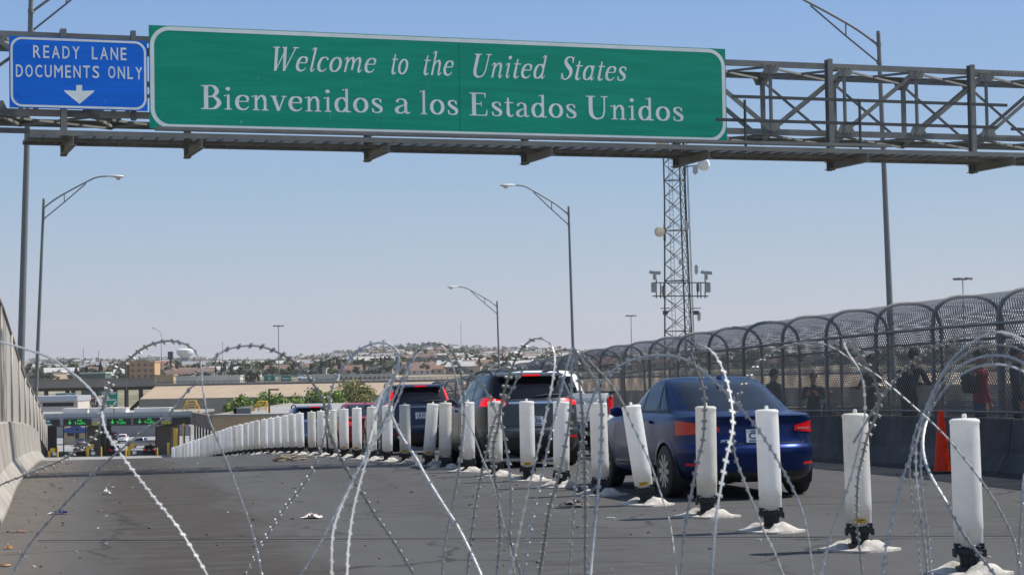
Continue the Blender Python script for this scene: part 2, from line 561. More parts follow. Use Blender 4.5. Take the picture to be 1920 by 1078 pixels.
# ------------------------------------------------------------------ mesh walkway tunnel on the right
mesh_gal = chain_link('chain_link_mesh', (0.12, 0.122, 0.12), 0.08, 0.30)
mesh_tan = chain_link('chain_link_mesh_tan', (0.46, 0.42, 0.365), 0.055, 0.8)
WT0, WW, WSP, WRI = 12.78, 1.18, 2.13, 0.50
hoop_m = mat('hoop_pipe', (0.20, 0.202, 0.193), 0.6, 0.1, 0.3, 3)
def arch(q):                                     # q 0..1 from the near spring line over the top to the far one
    a = math.pi * (1 - q)
    ca, sa = math.cos(a), math.sin(a)
    e = 2 / 2.5
    return (WW / 2 + WW / 2 * math.copysign(abs(ca) ** e, ca), WSP + WRI * abs(sa) ** e)
tun = thing('walkway_enclosure', 'grey arched chain link enclosure over the pedestrian walkway on the right', 'fence', rd(WT0, 60))
T0 = tun.location.copy()
def cs(px): return 12.6 / (0.976 * (px - 960) / 3600 + 0.216)
s_h = [ts(Vector(((1850 - 960) / 3600 * cs(1850), cs(1850), 0)))[1] + 2.2 * k for k in range(-3, 46)]
for s in s_h:
    mb = MB()
    pts = [rd(WT0, s, z) for z in (0.0, 0.7, 1.4, WSP)] + [rd(WT0 + arch(q / 16)[0], s, arch(q / 16)[1]) for q in range(1, 16)] + \
          [rd(WT0 + WW, s, z) for z in (WSP, 1.4, 0.7, 0.0)]
    mb.tube([p - T0 for p in pts], 0.034, 7)
    mb.build('hoop', hoop_m, tun, smooth=True)
def rail(t, z, nm, r=0.022, s0=17, s1=118):
    mb = MB()
    n = 50
    mb.tube([rd(t, s0 + (s1 - s0) * k / n, z) - T0 for k in range(n + 1)], r, 6)
    mb.build(nm, hoop_m, tun, smooth=True)
rail(WT0 - 0.03, WSP, 'rail'); rail(WT0 + WW + 0.03, 1.98, 'rail'); rail(WT0 - 0.03, 0.86, 'rail', 0.018); rail(WT0 + WW + 0.03, 0.9, 'rail', 0.02)
mb = MB()
S0, S1 = 17.0, 118.0
def tsec(d):                                     # developed length -> cross-section point
    La = 1.35
    if d < WSP - 0.8: return (0, 0.8 + d)
    d -= WSP - 0.8
    L2 = 1.75
    if d < L2: return arch(d / L2)
    d -= L2
    return (WW, WSP - d)
LEN = (WSP - 0.8) + 1.75 + (WSP - 0.1)
def fm(u, v):
    t, z = tsec(v * LEN * 0.9999)
    return rd(WT0 + t, S0 + (S1 - S0) * u, z) - T0
mb.grid(fm, 60, 40, lambda u, v: (S0 + (S1 - S0) * u, v * LEN))
mb.build('wire_mesh', mesh_gal, tun)

# fence on top of the left barrier
lf = thing('parapet_fence', 'tan mesh fence standing on the left concrete barrier', 'fence', rd(tl(40) - 0.33, 40))
L0 = lf.location.copy()
mb = MB()
FH = [(10, 3.15), (28, 3.12), (34.5, 3.02), (39, 2.84), (43, 2.66), (48, 2.4), (56, 2.2), (100, 2.15)]
def fh(s): return pchip(FH, s)
def fl(u, v):
    s = 14 + 86 * u
    return rd(tl(s) - 0.36, s, 0.99 + (fh(s) - .99) * v) - L0
mb.grid(fl, 60, 4, lambda u, v: (14 + 86 * u, 1.66 * v))
mb.build('wire_mesh', mesh_tan, lf)
for k in range(14):
    s = 15.9 + 6.1 * k
    mb = MB()
    mb.cyl(rd(tl(s) - 0.34, s, 0.93) - L0, rd(tl(s) - 0.34, s, fh(s)) - L0, 0.026, n=8)
    mb.build('fence_post', mat('tan_post', (0.42, 0.385, 0.335), 0.7, 0.0), lf, smooth=True)
mb = MB()
mb.tube([rd(tl(14 + 86 * k / 40) - 0.34, 14 + 86 * k / 40, fh(14 + 86 * k / 40)) - L0 for k in range(41)], 0.025, 6)
mb.build('rail', mat('tan_post', (0.28, 0.25, 0.21)), lf, smooth=True)

# ================================================================== white delineator posts
PX = [1805, 1601, 1437, 1317, 1205, 1120, 1046, 984, 924, 873, 829, 797, 755, 721, 692, 665, 641, 619.6, 598, 581, 559.5, 545, 532, 517.5, 505, 492, 478, 468.5, 458,
      447, 438, 429, 421.5, 415, 407.5, 400.5, 394, 387.5, 381, 375, 368, 361.5, 354, 347, 340, 334, 328, 322]
rub_base = mat('dusty_rubber_base', (0.50, 0.47, 0.42), 0.9, 0, 0.3, 9, 0.4, 22, dirt=(0.27, 0.25, 0.215))
sticker_m = mat('yellow_sticker', (0.72, 0.40, 0.02), 0.5, 0, 0.2, 30)
def tube_mesh(seed):
    r2 = random.Random(seed)
    mb = MB()
    n = 28
    prof = []
    for z, rx, ry in [(0.0, .103, .045), (0.02, .104, .05), (0.10, .106, .065), (0.116, .107, .082), (0.119, .1035, .08), (0.124, .1035, .085), (0.127, .1085, .09), (0.14, .109, .1), (0.2, .109, .108), (0.5, .1085, .1085),
                      (0.86, .108, .108), (0.905, .107, .107), (0.913, .112, .112), (0.924, .112, .112), (0.934, .106, .106), (0.942, .085, .085), (0.945, .03, .03)]:
        prof.append((z, rx, ry))
    vs = []
    for z, rx, ry in prof:
        for k in range(n):
            q = 2 * math.pi * k / n
            dx = 0.002 * math.sin(3 * q + seed) * (1 if 0.15 < z < 0.88 else 0)
            vs.append((rx * math.cos(q) * (1 + dx * 3), ry * math.sin(q), z))
    m_ = len(prof)
    fs = [(i * n + k, i * n + (k + 1) % n, (i + 1) * n + (k + 1) % n, (i + 1) * n + k) for i in range(m_ - 1) for k in range(n)]
    fs += [tuple(reversed(range(n))), tuple(range((m_ - 1) * n, m_ * n))]
    mb.add(vs, fs)
    mb.lathe([(0.017, 0.94), (0.018, 0.965), (0.015, 0.975), (0.004, 0.978)], 10)
    return mb.mesh('post_tube', white_plastic, True, 35)
def mount_mesh():
    mb = MB()
    mb.box((0, 0, 0.208), (0.215, 0.075, 0.045))
    mb.box((0, 0, 0.170), (0.235, 0.12, 0.034))
    for sx in (-1, 1):
        mb.box((sx * 0.108, 0, 0.146), (0.022, 0.10, 0.03))
    mb.prism([(-.088, .158), (-.07, .125), (-.068, .08), (-.085, .02), (.085, .02), (.068, .08), (.07, .125), (.088, .158)],
             lambda p: (p[0], -.035, p[1]), lambda p: (p[0], .035, p[1]))
    for x in (-.045, 0, .045):
        mb.box((x, -.042, .09), (.012, .014, .13))
    mb.box((0, 0, 0.045), (0.19, 0.16, 0.03))
    return mb.mesh('post_mount', black_rubber)
def bolts_mesh():
    mb = MB()
    for x in (-.075, -.025, -.005, .02, .07):
        mb.cyl((x, -.037, .208), (x, -.044, .208), .007, n=8)
    return mb.mesh('mount_bolt', chrome)
def base_mesh(seed):
    r2 = random.Random(seed)
    mb = MB()
    nr, na = 9, 40
    ph = [r2.uniform(0, 6.28) for _ in range(6)]
    vs = []
    for i in range(nr + 1):
        f = i / nr
        for k in range(na):
            q = 2 * math.pi * k / na
            c_, s_ = math.cos(q), math.sin(q)
            rr = 1.0 / ((abs(c_) / 0.34) ** 1.25 + (abs(s_) / 0.28) ** 1.25) ** (1 / 1.25)
            rr *= 1 + 0.04 * math.sin(2 * q + ph[0]) + 0.03 * math.sin(5 * q + ph[1])
            x, y = rr * f * c_, rr * f * s_
            h = 0.085 * math.exp(-(abs(x - 0.11) / 0.13) ** 3.2 - (abs(y + 0.13) / 0.09) ** 2.8) + 0.070 * math.exp(-(abs(x + 0.13) / 0.12) ** 3.2 - (abs(y - 0.12) / 0.09) ** 2.8)
            h += 0.006 * math.sin(x * 38 + ph[4]) * math.sin(y * 31 + ph[5]) * (1 - f)
            h += 0.010 * math.sin(9 * q + ph[2] + f * 4) * f * (1 - f) * 3 + 0.006 * math.sin(17 * q + ph[3]) * (1 - f)
            h = h * (1 - f ** 6) + 0.020
            vs.append((x, y, h))
    for k in range(na):
        x, y, _ = vs[nr * na + k]
        vs.append((x, y, -0.01))
    fs = [(i * na + k, i * na + (k + 1) % na, (i + 1) * na + (k + 1) % na, (i + 1) * na + k) for i in range(nr + 1) for k in range(na)]
    mb.add(vs, fs)
    return mb.mesh('post_base', rub_base, True, 50)
TUBES, BASES = [tube_mesh(k) for k in range(3)], [base_mesh(k) for k in range(4)]
def post_mat(name, col, dirt, sd):
    m = bpy.data.materials.new(name)
    m.use_nodes = True
    k = NT(m)
    b = k.n['Principled BSDF']
    oc = k.n.new('ShaderNodeTexCoord').outputs['Object']
    oi = k.n.new('ShaderNodeObjectInfo').outputs['Random']
    cb = k.n.new('ShaderNodeCombineXYZ')
    for i in range(3): k.l.new(k.math('MULTIPLY', oi, 40.0 + 13 * i), cb.inputs[i])
    ad = k.n.new('ShaderNodeVectorMath'); k.l.new(oc, ad.inputs[0]); k.l.new(cb.outputs[0], ad.inputs[1])
    P_ = ad.outputs[0]
    c = k.mix(k.ramp(k.noise(P_, 3.2, 6, .7), .38, .75), col, dirt)
    c = k.mix(k.math('MULTIPLY', oi, .22), c, dirt)
    sp = k.n.new('ShaderNodeSeparateXYZ'); k.l.new(oc, sp.inputs[0])
    low = k.math('SUBTRACT', 1.0, k.ramp(k.math('ADD', sp.outputs[2], k.math('MULTIPLY', k.noise(P_, 9, 4), .16)), .10, .38))
    c = k.mix(k.math('MULTIPLY', low, .35), c, (.40, .35, .28))
    scuff = k.math('MULTIPLY', k.ramp(k.noise(k.vec(P_, (7, 7, 1.3)), 4.0, 6, .8), .61, .70), k.ramp(k.noise(P_, 2.0, 3), .48, .6))
    c = k.mix(k.math('MULTIPLY', scuff, .75), c, (.13, .12, .11))
    k.l.new(c, b.inputs['Base Color'])
    b.inputs['Roughness'].default_value = .45
    tr = k.n.new('ShaderNodeBsdfTranslucent'); k.l.new(c, tr.inputs['Color'])
    ms = k.n.new('ShaderNodeMixShader'); ms.inputs[0].default_value = .48
    k.l.new(b.outputs[0], ms.inputs[1]); k.l.new(tr.outputs[0], ms.inputs[2])
    k.l.new(ms.outputs[0], k.n['Material Output'].inputs['Surface'])
    return m
for k, (c, d) in enumerate([((0.92, 0.91, 0.885), (0.80, 0.78, 0.74)), ((0.89, 0.875, 0.83), (0.70, 0.67, 0.61)), ((0.93, 0.925, 0.905), (0.86, 0.85, 0.82))]):
    TUBES[k].materials[0] = post_mat('white_plastic_worn%d' % k, c, d, k)
MOUNT, BOLTS = mount_mesh(), bolts_mesh()
stk = MB(); stk.box((0, -0.0685, 0.045), (0.10, 0.004, 0.042))
mk = MB(); mk.box((0, -0.0705, 0.053), (0.075, 0.002, 0.007)); mk.box((-.01, -0.0705, 0.038), (0.05, 0.002, 0.006))
STK, MK = stk.mesh('warning_sticker', sticker_m), mk.mesh('lettering', trim_black)
stick = {1, 4, 7, 11, 12, 15, 16, 18}
rq = random.Random(21)
for n_, px in enumerate(PX):
    Z = 14.3 + 1.92 * n_
    X = (px - 960) / FPX * Z
    t, s = ts(Vector((X, Z, 0)))
    p = rd(t, s)
    if n_ == 0: lab = 'white tubular road post left of the right edge, beside the tall orange cone'
    elif n_ == 4: lab = 'white tubular road post tilted left in front of the blue sedan door'
    elif n_ == 11: lab = 'white tubular road post tilted right with a yellow sticker, left of the grey car'
    else:
        k_ = n_ + 1
        w_ = ORD[n_] if n_ < 20 else '%d%s' % (k_, {1: 'st', 2: 'nd', 3: 'rd'}.get(k_ % 10 if k_ not in (11, 12, 13) else 0, 'th'))
        lab = '%s white road post of the row%s, counting from the orange cone' % (w_, ' with a yellow sticker' if n_ in stick else '')
    root = thing('delineator_post', lab, 'road post', p, rq.uniform(-.12, .12), 'white posts dividing the lanes')
    tx, ty = rq.gauss(0, 0.006), rq.gauss(0, 0.008)
    tilt = {4: R(-8.0), 11: R(5.5), 5: R(-1.0), 2: R(-1.2), 13: R(1)}.get(n_, ty)
    def part(nm, me, z=0.0, tilted=True, par=root):
        o = bpy.data.objects.new(nm, me)
        COL.objects.link(o)
        o.parent = par
        if tilted:
            M = Matrix.Rotation(tilt, 4, 'Y') @ Matrix.Rotation(tx, 4, 'X')
            o.matrix_local = M @ Matrix.Translation((0, 0, z))
        else:
            o.location = (0, 0, z)
        return o
    tb = part('tube', TUBES[(n_ * 7 + n_ // 3) % 3], 0.208)
    if n_ in stick:
        st = part('warning_sticker', STK, 0.208)
        q = part('lettering', MK, 0, False, st)
    part('mount', MOUNT)
    if n_ < 16: part('bolts', BOLTS)
    b_ = part('base', BASES[n_ % 4], 0, False)
    b_.rotation_euler = (0, 0, rq.uniform(-.25, .25))

# ------------------------------------------------------------------ orange cone
pc = onroad(1767, 887)
cone = thing('traffic_cone', 'tall slim orange traffic cone standing by the dark barrier', 'traffic cone', pc, 0.2)
mb = MB()
mb.lathe([(0.122, 0.035), (0.118, 0.06), (0.042, 0.84), (0.042, 0.86), (0.036, 0.89), (0.03, 0.895)], 28)
mb.build('cone_body', translucent('orange_plastic', (0.97, 0.075, 0.008)), cone, True, 40)
mb = MB()
mb.prism([(x * .19, y * .19) for x, y in ((-1, -.8), (-.8, -1), (.8, -1), (1, -.8), (1, .8), (.8, 1), (-.8, 1), (-1, .8))], lambda p: (*p, 0.0), lambda p: (*p, 0.035))
mb.build('cone_base', black_rubber, cone)

# ------------------------------------------------------------------ litter
def scrap(name, label, px, py, size, m, flat=0.3, seed=1, cat='litter'):
    r2 = random.Random(seed)
    p = onroad(px, py)
    mb = MB()
    n, k = 9, 5
    def f(u, v):
        x, y = (u - .5) * size[0], (v - .5) * size[1]
        return Vector((x + r2.uniform(-.12, .12) * size[0], y + r2.uniform(-.12, .12) * size[1], 0.012 + abs(r2.gauss(0, flat)) * min(size) * (1 - abs(2 * u - 1) ** 2)))
    mb.grid(f, n, k)
    o = mb.build(name, m)
    o.location = p
    return tag(o, label, cat)
paper = mat('paper', (0.66, 0.58, 0.55), 0.8, 0, 0.25, 20)
scrap('crumpled_paper', 'crumpled pinkish white paper lying on the empty lane', 585, 971, (0.21, 0.20), paper, .13, 3)
scrap('paper_scrap', 'thin white paper strip by the foot of the left barrier', 105, 964, (0.16, 0.10), mat('white_paper', (0.7, 0.69, 0.66), 0.8), .2, 4)
scrap('plastic_scrap', 'small dark blue plastic scrap near the left gutter', 118, 964, (0.14, 0.08), mat('blue_plastic', (0.05, 0.06, 0.2), 0.5), .3, 5)
scrap('orange_peel', 'yellow orange peel lying against the left barrier foot', 15, 1029, (0.075, 0.06), mat('orange_skin', (0.5, 0.2, 0.02), 0.6), .2, 6)
scrap('orange_wrapper', 'dull orange wrapper in the bottom left corner', 8, 1062, (0.09, 0.08), mat('dull_orange', (0.38, 0.2, 0.08), 0.6), .15, 7)
scrap('rag', 'greyish brown rag flattened beside the leaning white post', 1075, 949, (0.34, 0.16), mat('rag_cloth', (0.17, 0.14, 0.12), 0.9), .2, 8)
scrap('white_scrap', 'small white scrap on the middle of the dark oil stain', 199, 926, (0.11, 0.12), mat('white_paper', (0.7, 0.69, 0.66)), .3, 9)
scrap('red_wrapper', 'faded red wrapper lying on gutter dirt', 35, 998, (0.16, 0.07), mat('faded_red', (0.28, 0.09, 0.065), 0.7), .08, 10)
pb = onroad(537, 865)
mb = MB()
r2 = random.Random(12)
for k in range(11):
    a = Vector((r2.uniform(-.35, .35), r2.uniform(-.25, .25), r2.uniform(.02, .05)))
    q = r2.uniform(-.6, .6)
    mb.tube([a, a + Vector((.2 * math.cos(q), .2 * math.sin(q), r2.uniform(0, .12))), a + Vector((.42 * math.cos(q + .3), .42 * math.sin(q + .3), r2.uniform(0, .08)))], [.02, .014, .006], 5)
o = mb.build('broken_branch', mat('dry_wood', (0.42, 0.34, 0.25), 0.9), smooth=True)
o.location = pb
tag(o, 'pale broken branch lying on the road by the row of posts', 'branch')
mb = MB()
r2 = random.Random(33)
cols = [(0.36, 0.33, 0.29), (0.06, 0.05, 0.04), (0.2, 0.14, 0.08), (0.5, 0.49, 0.47)]
for k in range(300):
    t = r2.choice([tl(22) + abs(r2.gauss(0, .45)), r2.uniform(-.8, 6), r2.uniform(-.8, 11.5)])
    s = 12 + 45 * r2.random() ** 1.3
    c = rd(t, s, 0.006)
    sz = r2.uniform(.006, .024) * (1.8 if r2.random() < .08 else 1)
    mb.mi = r2.choice([0, 1, 1, 2, 3])
    q = r2.uniform(0, 3.1)
    mb.box(c, (sz * r2.uniform(.6, 2.4), sz, .012), Matrix.Rotation(q, 3, 'Z'))
tag(mb.build('litter', [mat('litter%d' % i, c, 0.9, var=0) for i, c in enumerate(cols)]), 'small scraps and grit scattered over the road', 'litter', kind='stuff')
# ================================================================== overhead gantry and signs
G0, G1 = at(281, 241, 35.0), at(1363.5, 263, 38.8)
gang = math.atan2(G1.y - G0.y, G1.x - G0.x)
GU = Vector((math.cos(gang), math.sin(gang), 0))
GN = Vector((math.sin(gang), -math.cos(gang), 0))     # towards the traffic
GW = (Vector((G1.x, G1.y, 0)) - Vector((G0.x, G0.y, 0))).length
GH = 1.895
def sg(px, py, yl=0.0):                               # pixel -> (x, z) on the plane yl metres behind the big sign's face
    r = ray(px, py)
    o = G0 - GN * yl
    k = (o - CAMP).dot(GN) / r.dot(GN)
    p = CAMP + r * k
    return ((p - G0).dot(GU), p.z - G0.z)
def sx(px, yl=0.0, py=200): return sg(px, py, yl)[0]

def sign_mat(name, col, light):
    m = bpy.data.materials.new(name)
    m.use_nodes = True
    k = NT(m)
    b = k.n['Principled BSDF']
    oc = k.n.new('ShaderNodeTexCoord').outputs['Object']
    n1 = k.noise(k.vec(oc, (0.5, 1, 6)), 1.2, 5)
    c = k.mix(k.ramp(n1, .35, .7), col, tuple(min(1, x * 1.18 + .004) for x in col))
    sc_ = k.ramp(k.noise(k.vec(oc, (9, 1, 1.6)), 1.5, 5, .75), .655, .68)
    c = k.mix(k.math('MULTIPLY', sc_, .55), c, light)
    sp = k.n.new('ShaderNodeSeparateXYZ')
    k.l.new(oc, sp.inputs[0])
    fr = k.math('FRACT', k.math('DIVIDE', sp.outputs[2], 0.3048))
    ln = k.math('LESS_THAN', fr, 0.02)
    c = k.mix(k.math('MULTIPLY', ln, .22), c, (0.01, 0.03, 0.03))
    k.l.new(c, b.inputs['Base Color'])
    b.inputs['Roughness'].default_value = 0.6
    b.inputs['Specular IOR Level'].default_value = 0.25
    return m
sign_green = sign_mat('sign_green', (0.0, 0.29, 0.18), (0.45, 0.62, 0.55))
sign_blue = sign_mat('sign_blue', (0.002, 0.15, 0.68), (0.2, 0.35, 0.7))
sign_white = mat('sign_white', (0.84, 0.89, 0.84), 0.45, 0, 0.10, 1.5, dirt=(0.70, 0.75, 0.72))
sign_back = mat('sign_aluminium', (0.5, 0.51, 0.52), 0.4, 0.7, 0.1)

# ---- a small serif alphabet, drawn with a broad nib (cap height 1)
TK, TN = 0.098, 0.034
def cr(pts, n=9):
    out = []
    P = [pts[0]] + list(pts) + [pts[-1]]
    for i in range(1, len(P) - 2):
        for j in range(n):
            t = j / n
            out.append(tuple(0.5 * (2 * P[i][k] + (P[i + 1][k] - P[i - 1][k]) * t + (2 * P[i - 1][k] - 5 * P[i][k] + 4 * P[i + 1][k] - P[i + 2][k]) * t * t +
                                    (3 * P[i][k] - P[i - 1][k] - 3 * P[i + 1][k] + P[i + 2][k]) * t ** 3) for k in range(len(pts[0]))))
    out.append(tuple(pts[-1]))
    return out
def nib(pts, tk=TK, tn=TN, ws=None):
    q = cr([(*p, (ws[i] if ws else 0)) for i, p in enumerate(pts)]) if len(pts) > 2 else [(*p, (ws[i] if ws else 0)) for i, p in enumerate(pts)]
    L, Rr = [], []
    for i, p in enumerate(q):
        a, b = q[max(i - 1, 0)], q[min(i + 1, len(q) - 1)]
        dx, dy = b[0] - a[0], b[1] - a[1]
        d = math.hypot(dx, dy) or 1
        wd = p[2] if ws else tn + (tk - tn) * (abs(dy) / d) ** 1.3
        L.append((p[0] - dy / d * wd / 2, p[1] + dx / d * wd / 2))
        Rr.append((p[0] + dy / d * wd / 2, p[1] - dx / d * wd / 2))
    return (L, Rr)
def rc(x0, y0, x1, y1): return ([(x0, y0), (x1, y0)], [(x0, y1), (x1, y1)])
def dot(x, y, r):
    return ([(x - r * math.cos(math.pi * k / 10), y + r * math.sin(math.pi * k / 10)) for k in range(11)],
            [(x - r * math.cos(math.pi * k / 10), y - r * math.sin(math.pi * k / 10)) for k in range(11)])
def sf(x, y, hw=.12, up=1): return rc(x - hw, y, x + hw, y + .045 * up)
def flag(x, y, it): return nib([(x - .13, y - .07), (x - .06, y - .035)], ws=[.03, .06]) if not it else nib([(x - .12, y - .12), (x - .05, y - .02), (x, y - .05)], ws=[.03, .05, .08])
def foot(x, it): return [sf(x, 0)] if not it else [nib([(x - .005, .14), (x + .03, .02), (x + .09, .04), (x + .14, .13)], ws=[.1, .07, .045, .03])]
XH = 0.63
def glyph(c, it):
    st = lambda x, y0, y1, w=.094: rc(x - w / 2, y0, x + w / 2, y1)
    def archs(x0, x1):
        a = [nib([(x0 + .02, XH - .25), (x0 + .11, XH - .07), (x0 + .2, XH - .02), (x1 - .05, XH - .06), (x1, XH - .2)], ws=[.04, .06, .075, .11, .125]), st(x1, 0 if not it else .1, XH - .19)]
        return a + foot(x1, it)
    if c == 'B': return [st(.17, 0, 1, .15), sf(.13, 0, .13), sf(.13, 1, .13, -1), nib([(.17, .975), (.42, .965), (.545, .765), (.42, .555), (.2, .53)], .15, .05),
                         nib([(.2, .53), (.46, .51), (.62, .28), (.46, .05), (.17, .025)], .16, .05)], .74
    if c == 'E': return [st(.17, 0, 1, .15), sf(.12, 0, .12), sf(.12, 1, .12, -1), rc(.2, .95, .6, 1), rc(.2, 0, .64, .05), rc(.2, .49, .46, .54),
                         nib([(.59, .98), (.6, .78)], ws=[.06, .02]), nib([(.63, .03), (.67, .27)], ws=[.08, .02]), nib([(.45, .62), (.45, .41)], ws=[.03, .03])], .74
    if c == 'U': return [nib([(.19, 1), (.19, .4), (.23, .16), (.36, .03), (.5, .02), (.63, .09), (.7, .3), (.71, .6), (.71, 1)], ws=[.15, .15, .14, .09, .06, .06, .06, .055, .055]),
                         sf(.19, 1, .17, -1), sf(.71, 1, .13, -1)], .9
    if c == 'i': return [st(.15, 0 if not it else .1, XH), *foot(.15, it), flag(.13, XH, it), dot(.14, .87, .08)], .31
    if c == 'l': return [st(.15, 0 if not it else .1, 1), *foot(.15, it), flag(.13, 1, it)], .31
    if c == 'e': return [nib([(.10, .35), (.47, .36)], ws=[.045, .045]), nib([(.47, .345), (.45, .53), (.3, .605), (.15, .53), (.09, .31), (.15, .10), (.31, .02), (.44, .07), (.5, .16)],
                         ws=[.05, .11, .05, .11, .13, .12, .07, .05, .03])], .56
    if c == 'o': return [nib([(.3 + .215 * math.cos(a), .315 + .29 * math.sin(a)) for a in [2 * math.pi * k / 16 for k in range(17)]], .13, .05)], .6
    if c == 'n': return [st(.15, 0, XH), *([sf(.15, 0)] if not it else []), flag(.13, XH, it), *archs(.15, .47)], .63
    if c == 'm': return [st(.15, 0, XH), *([sf(.15, 0)] if not it else []), flag(.13, XH, it), *archs(.15, .45)[:2 if it else 3], *archs(.45, .75)], .92
    if c == 'h': return [st(.15, 0, 1), *([sf(.15, 0)] if not it else []), flag(.13, 1, it), *archs(.15, .47)], .63
    if c == 'v': return [nib([(.09, .62), (.27, 0)], ws=[.125, .11]), nib([(.47, .62), (.27, 0)], ws=[.05, .05]), sf(.09, XH, .11, -1), sf(.47, XH, .09, -1)], .54
    if c in 'da':
        if c == 'd' or it:
            top = 1 if c == 'd' else XH
            return [nib([(.46, .47), (.38, .58), (.27, .605), (.14, .51), (.09, .3), (.15, .08), (.27, .02), (.38, .07), (.46, .18)], .13, .045), st(.47, 0 if not it else .1, top),
                    *([flag(.45, 1, it)] if c == 'd' else []), *(foot(.47, True) if it else [rc(.47, 0, .62, .05)])], .63
        return [nib([(.11, .47), (.16, .58), (.27, .605), (.38, .54), (.4, .4)], ws=[.10, .06, .05, .09, .12]), st(.4, .1, .42), nib([(.4, .13), (.43, .03), (.5, .03), (.55, .08)], ws=[.12, .08, .05, .03]),
                nib([(.4, .37), (.24, .31), (.11, .2), (.12, .07), (.22, .02), (.33, .06), (.4, .17)], ws=[.04, .06, .12, .11, .06, .05, .05])], .56
    if c == 's': return [nib([(.38, .47), (.33, .58), (.23, .605), (.12, .55), (.12, .44), (.24, .33), (.38, .22), (.38, .08), (.25, .02), (.13, .05), (.08, .18)],
                             ws=[.05, .05, .05, .09, .11, .135, .13, .09, .05, .05, .05]), nib([(.385, .6), (.385, .44)], ws=[.02, .045]), nib([(.08, .03), (.08, .2)], ws=[.02, .045])], .46
    if c == 't': return [nib([(.17, .82), (.17, .2), (.2, .06), (.28, .02), (.38, .09)], ws=[.06, .125, .12, .07, .03]), rc(.04, XH - .05, .36, XH)], .38
    if c == 'c': return [nib([(.46, .5), (.4, .58), (.29, .605), (.15, .53), (.09, .3), (.15, .1), (.29, .02), (.4, .06), (.47, .15)], ws=[.1, .06, .05, .11, .13, .12, .06, .05, .03])], .51
    if c == 'W': return [nib([(.09, 1), (.27, 0)], ws=[.14, .12]), nib([(.27, 0), (.54, .98)], ws=[.05, .05]), nib([(.47, 1), (.67, 0)], ws=[.14, .12]), nib([(.67, 0), (.96, 1)], ws=[.05, .05]),
                         sf(.09, 1, .15, -1), sf(.96, 1, .13, -1), sf(.45, 1, .1, -1)], 1.06
    if c == 'S': return [nib([(.5, .76), (.46, .92), (.33, .98), (.17, .91), (.15, .75), (.3, .58), (.47, .42), (.5, .2), (.36, .03), (.2, .04), (.09, .26)],
                             ws=[.04, .06, .055, .11, .14, .16, .16, .13, .06, .06, .04]), nib([(.51, .99), (.5, .72)], ws=[.03, .05]), nib([(.09, .01), (.09, .28)], ws=[.03, .05])], .6
    return [], .4
LAY = [0]
def serif_word(mb, word, x0, x1, zb0, zb1, cap, it=False, track=.05, y=-0.001):
    adv = []
    x = 0
    for c in word:
        g, a = glyph(c, it)
        adv.append((g, x))
        x += a + track
    tot = x - track
    sh = math.tan(R(15)) if it else 0
    k = (x1 - x0) / (tot + sh * (1 if word[-1] in 'dl' else .63) - .10)
    for g, gx in adv:
        for L, Rr in g:
            LAY[0] = (LAY[0] + 1) % 14
            yy = y - 0.00006 * LAY[0]
            def f(p):
                u = (gx + p[0] + sh * p[1] - .05) * k
                fz = u / (x1 - x0)
                return (x0 + u, yy, zb0 + (zb1 - zb0) * fz + p[1] * cap)
            n = len(L)
            mb.add([f(p) for p in L] + [f(p) for p in Rr], [(i, i + 1, n + i + 1, n + i) for i in range(n - 1)])
TXT = {}
def font_poly(s):                                     # the built-in sans face, as triangles in its own bounding box
    if s not in TXT:
        cu = bpy.data.curves.new('lettering_curve', 'FONT')
        cu.body = s
        cu.resolution_u = 3
        o = bpy.data.objects.new('lettering_curve', cu)
        COL.objects.link(o)
        dg = bpy.context.evaluated_depsgraph_get()
        me = bpy.data.meshes.new_from_object(o.evaluated_get(dg))
        vs = [v.co.copy() for v in me.vertices]
        fs = [tuple(p.vertices) for p in me.polygons]
        bpy.data.objects.remove(o)
        bpy.data.meshes.remove(me)
        bpy.data.curves.remove(cu)
        a, b = min(v.x for v in vs), max(v.x for v in vs)
        c, d = min(v.y for v in vs), max(v.y for v in vs)
        TXT[s] = ([((v.x - a) / (b - a), (v.y - c) / (d - c)) for v in vs], fs)
    return TXT[s]
def text_box(mb, s, x0, x1, z0, z1, y=-0.012, fn=None, bold=0.0):
    vs, fs = font_poly(s)
    f = fn or (lambda x, z: (x, y, z))
    offs = [(0, 0)] if not bold else [(-bold, 0), (bold, 0), (0, bold), (0, -bold), (0, 0)]
    for i, (ox, oz) in enumerate(offs):
        pts = [Vector(f(x0 + (x1 - x0) * p[0] + ox, z0 + (z1 - z0) * p[1] + oz)) for p in vs]
        if i: pts = [p + Vector((0, -0.0001 * i, 0)) for p in pts]
        mb.add(pts, fs)
def rrect(x0, z0, x1, z1, r, n=8):
    out = []
    for cx, cz, a0 in ((x1 - r, z1 - r, 0), (x0 + r, z1 - r, 90), (x0 + r, z0 + r, 180), (x1 - r, z0 + r, 270)):
        for k in range(n + 1):
            a = R(a0 + 90 * k / n)
            out.append((cx + r * math.cos(a), cz + r * math.sin(a)))
    return out
def ring(mb, A, B, y):
    n = len(A)
    mb.add([(x, y, z) for x, z in A] + [(x, y, z) for x, z in B], [(k, (k + 1) % n, n + (k + 1) % n, n + k) for k in range(n)])

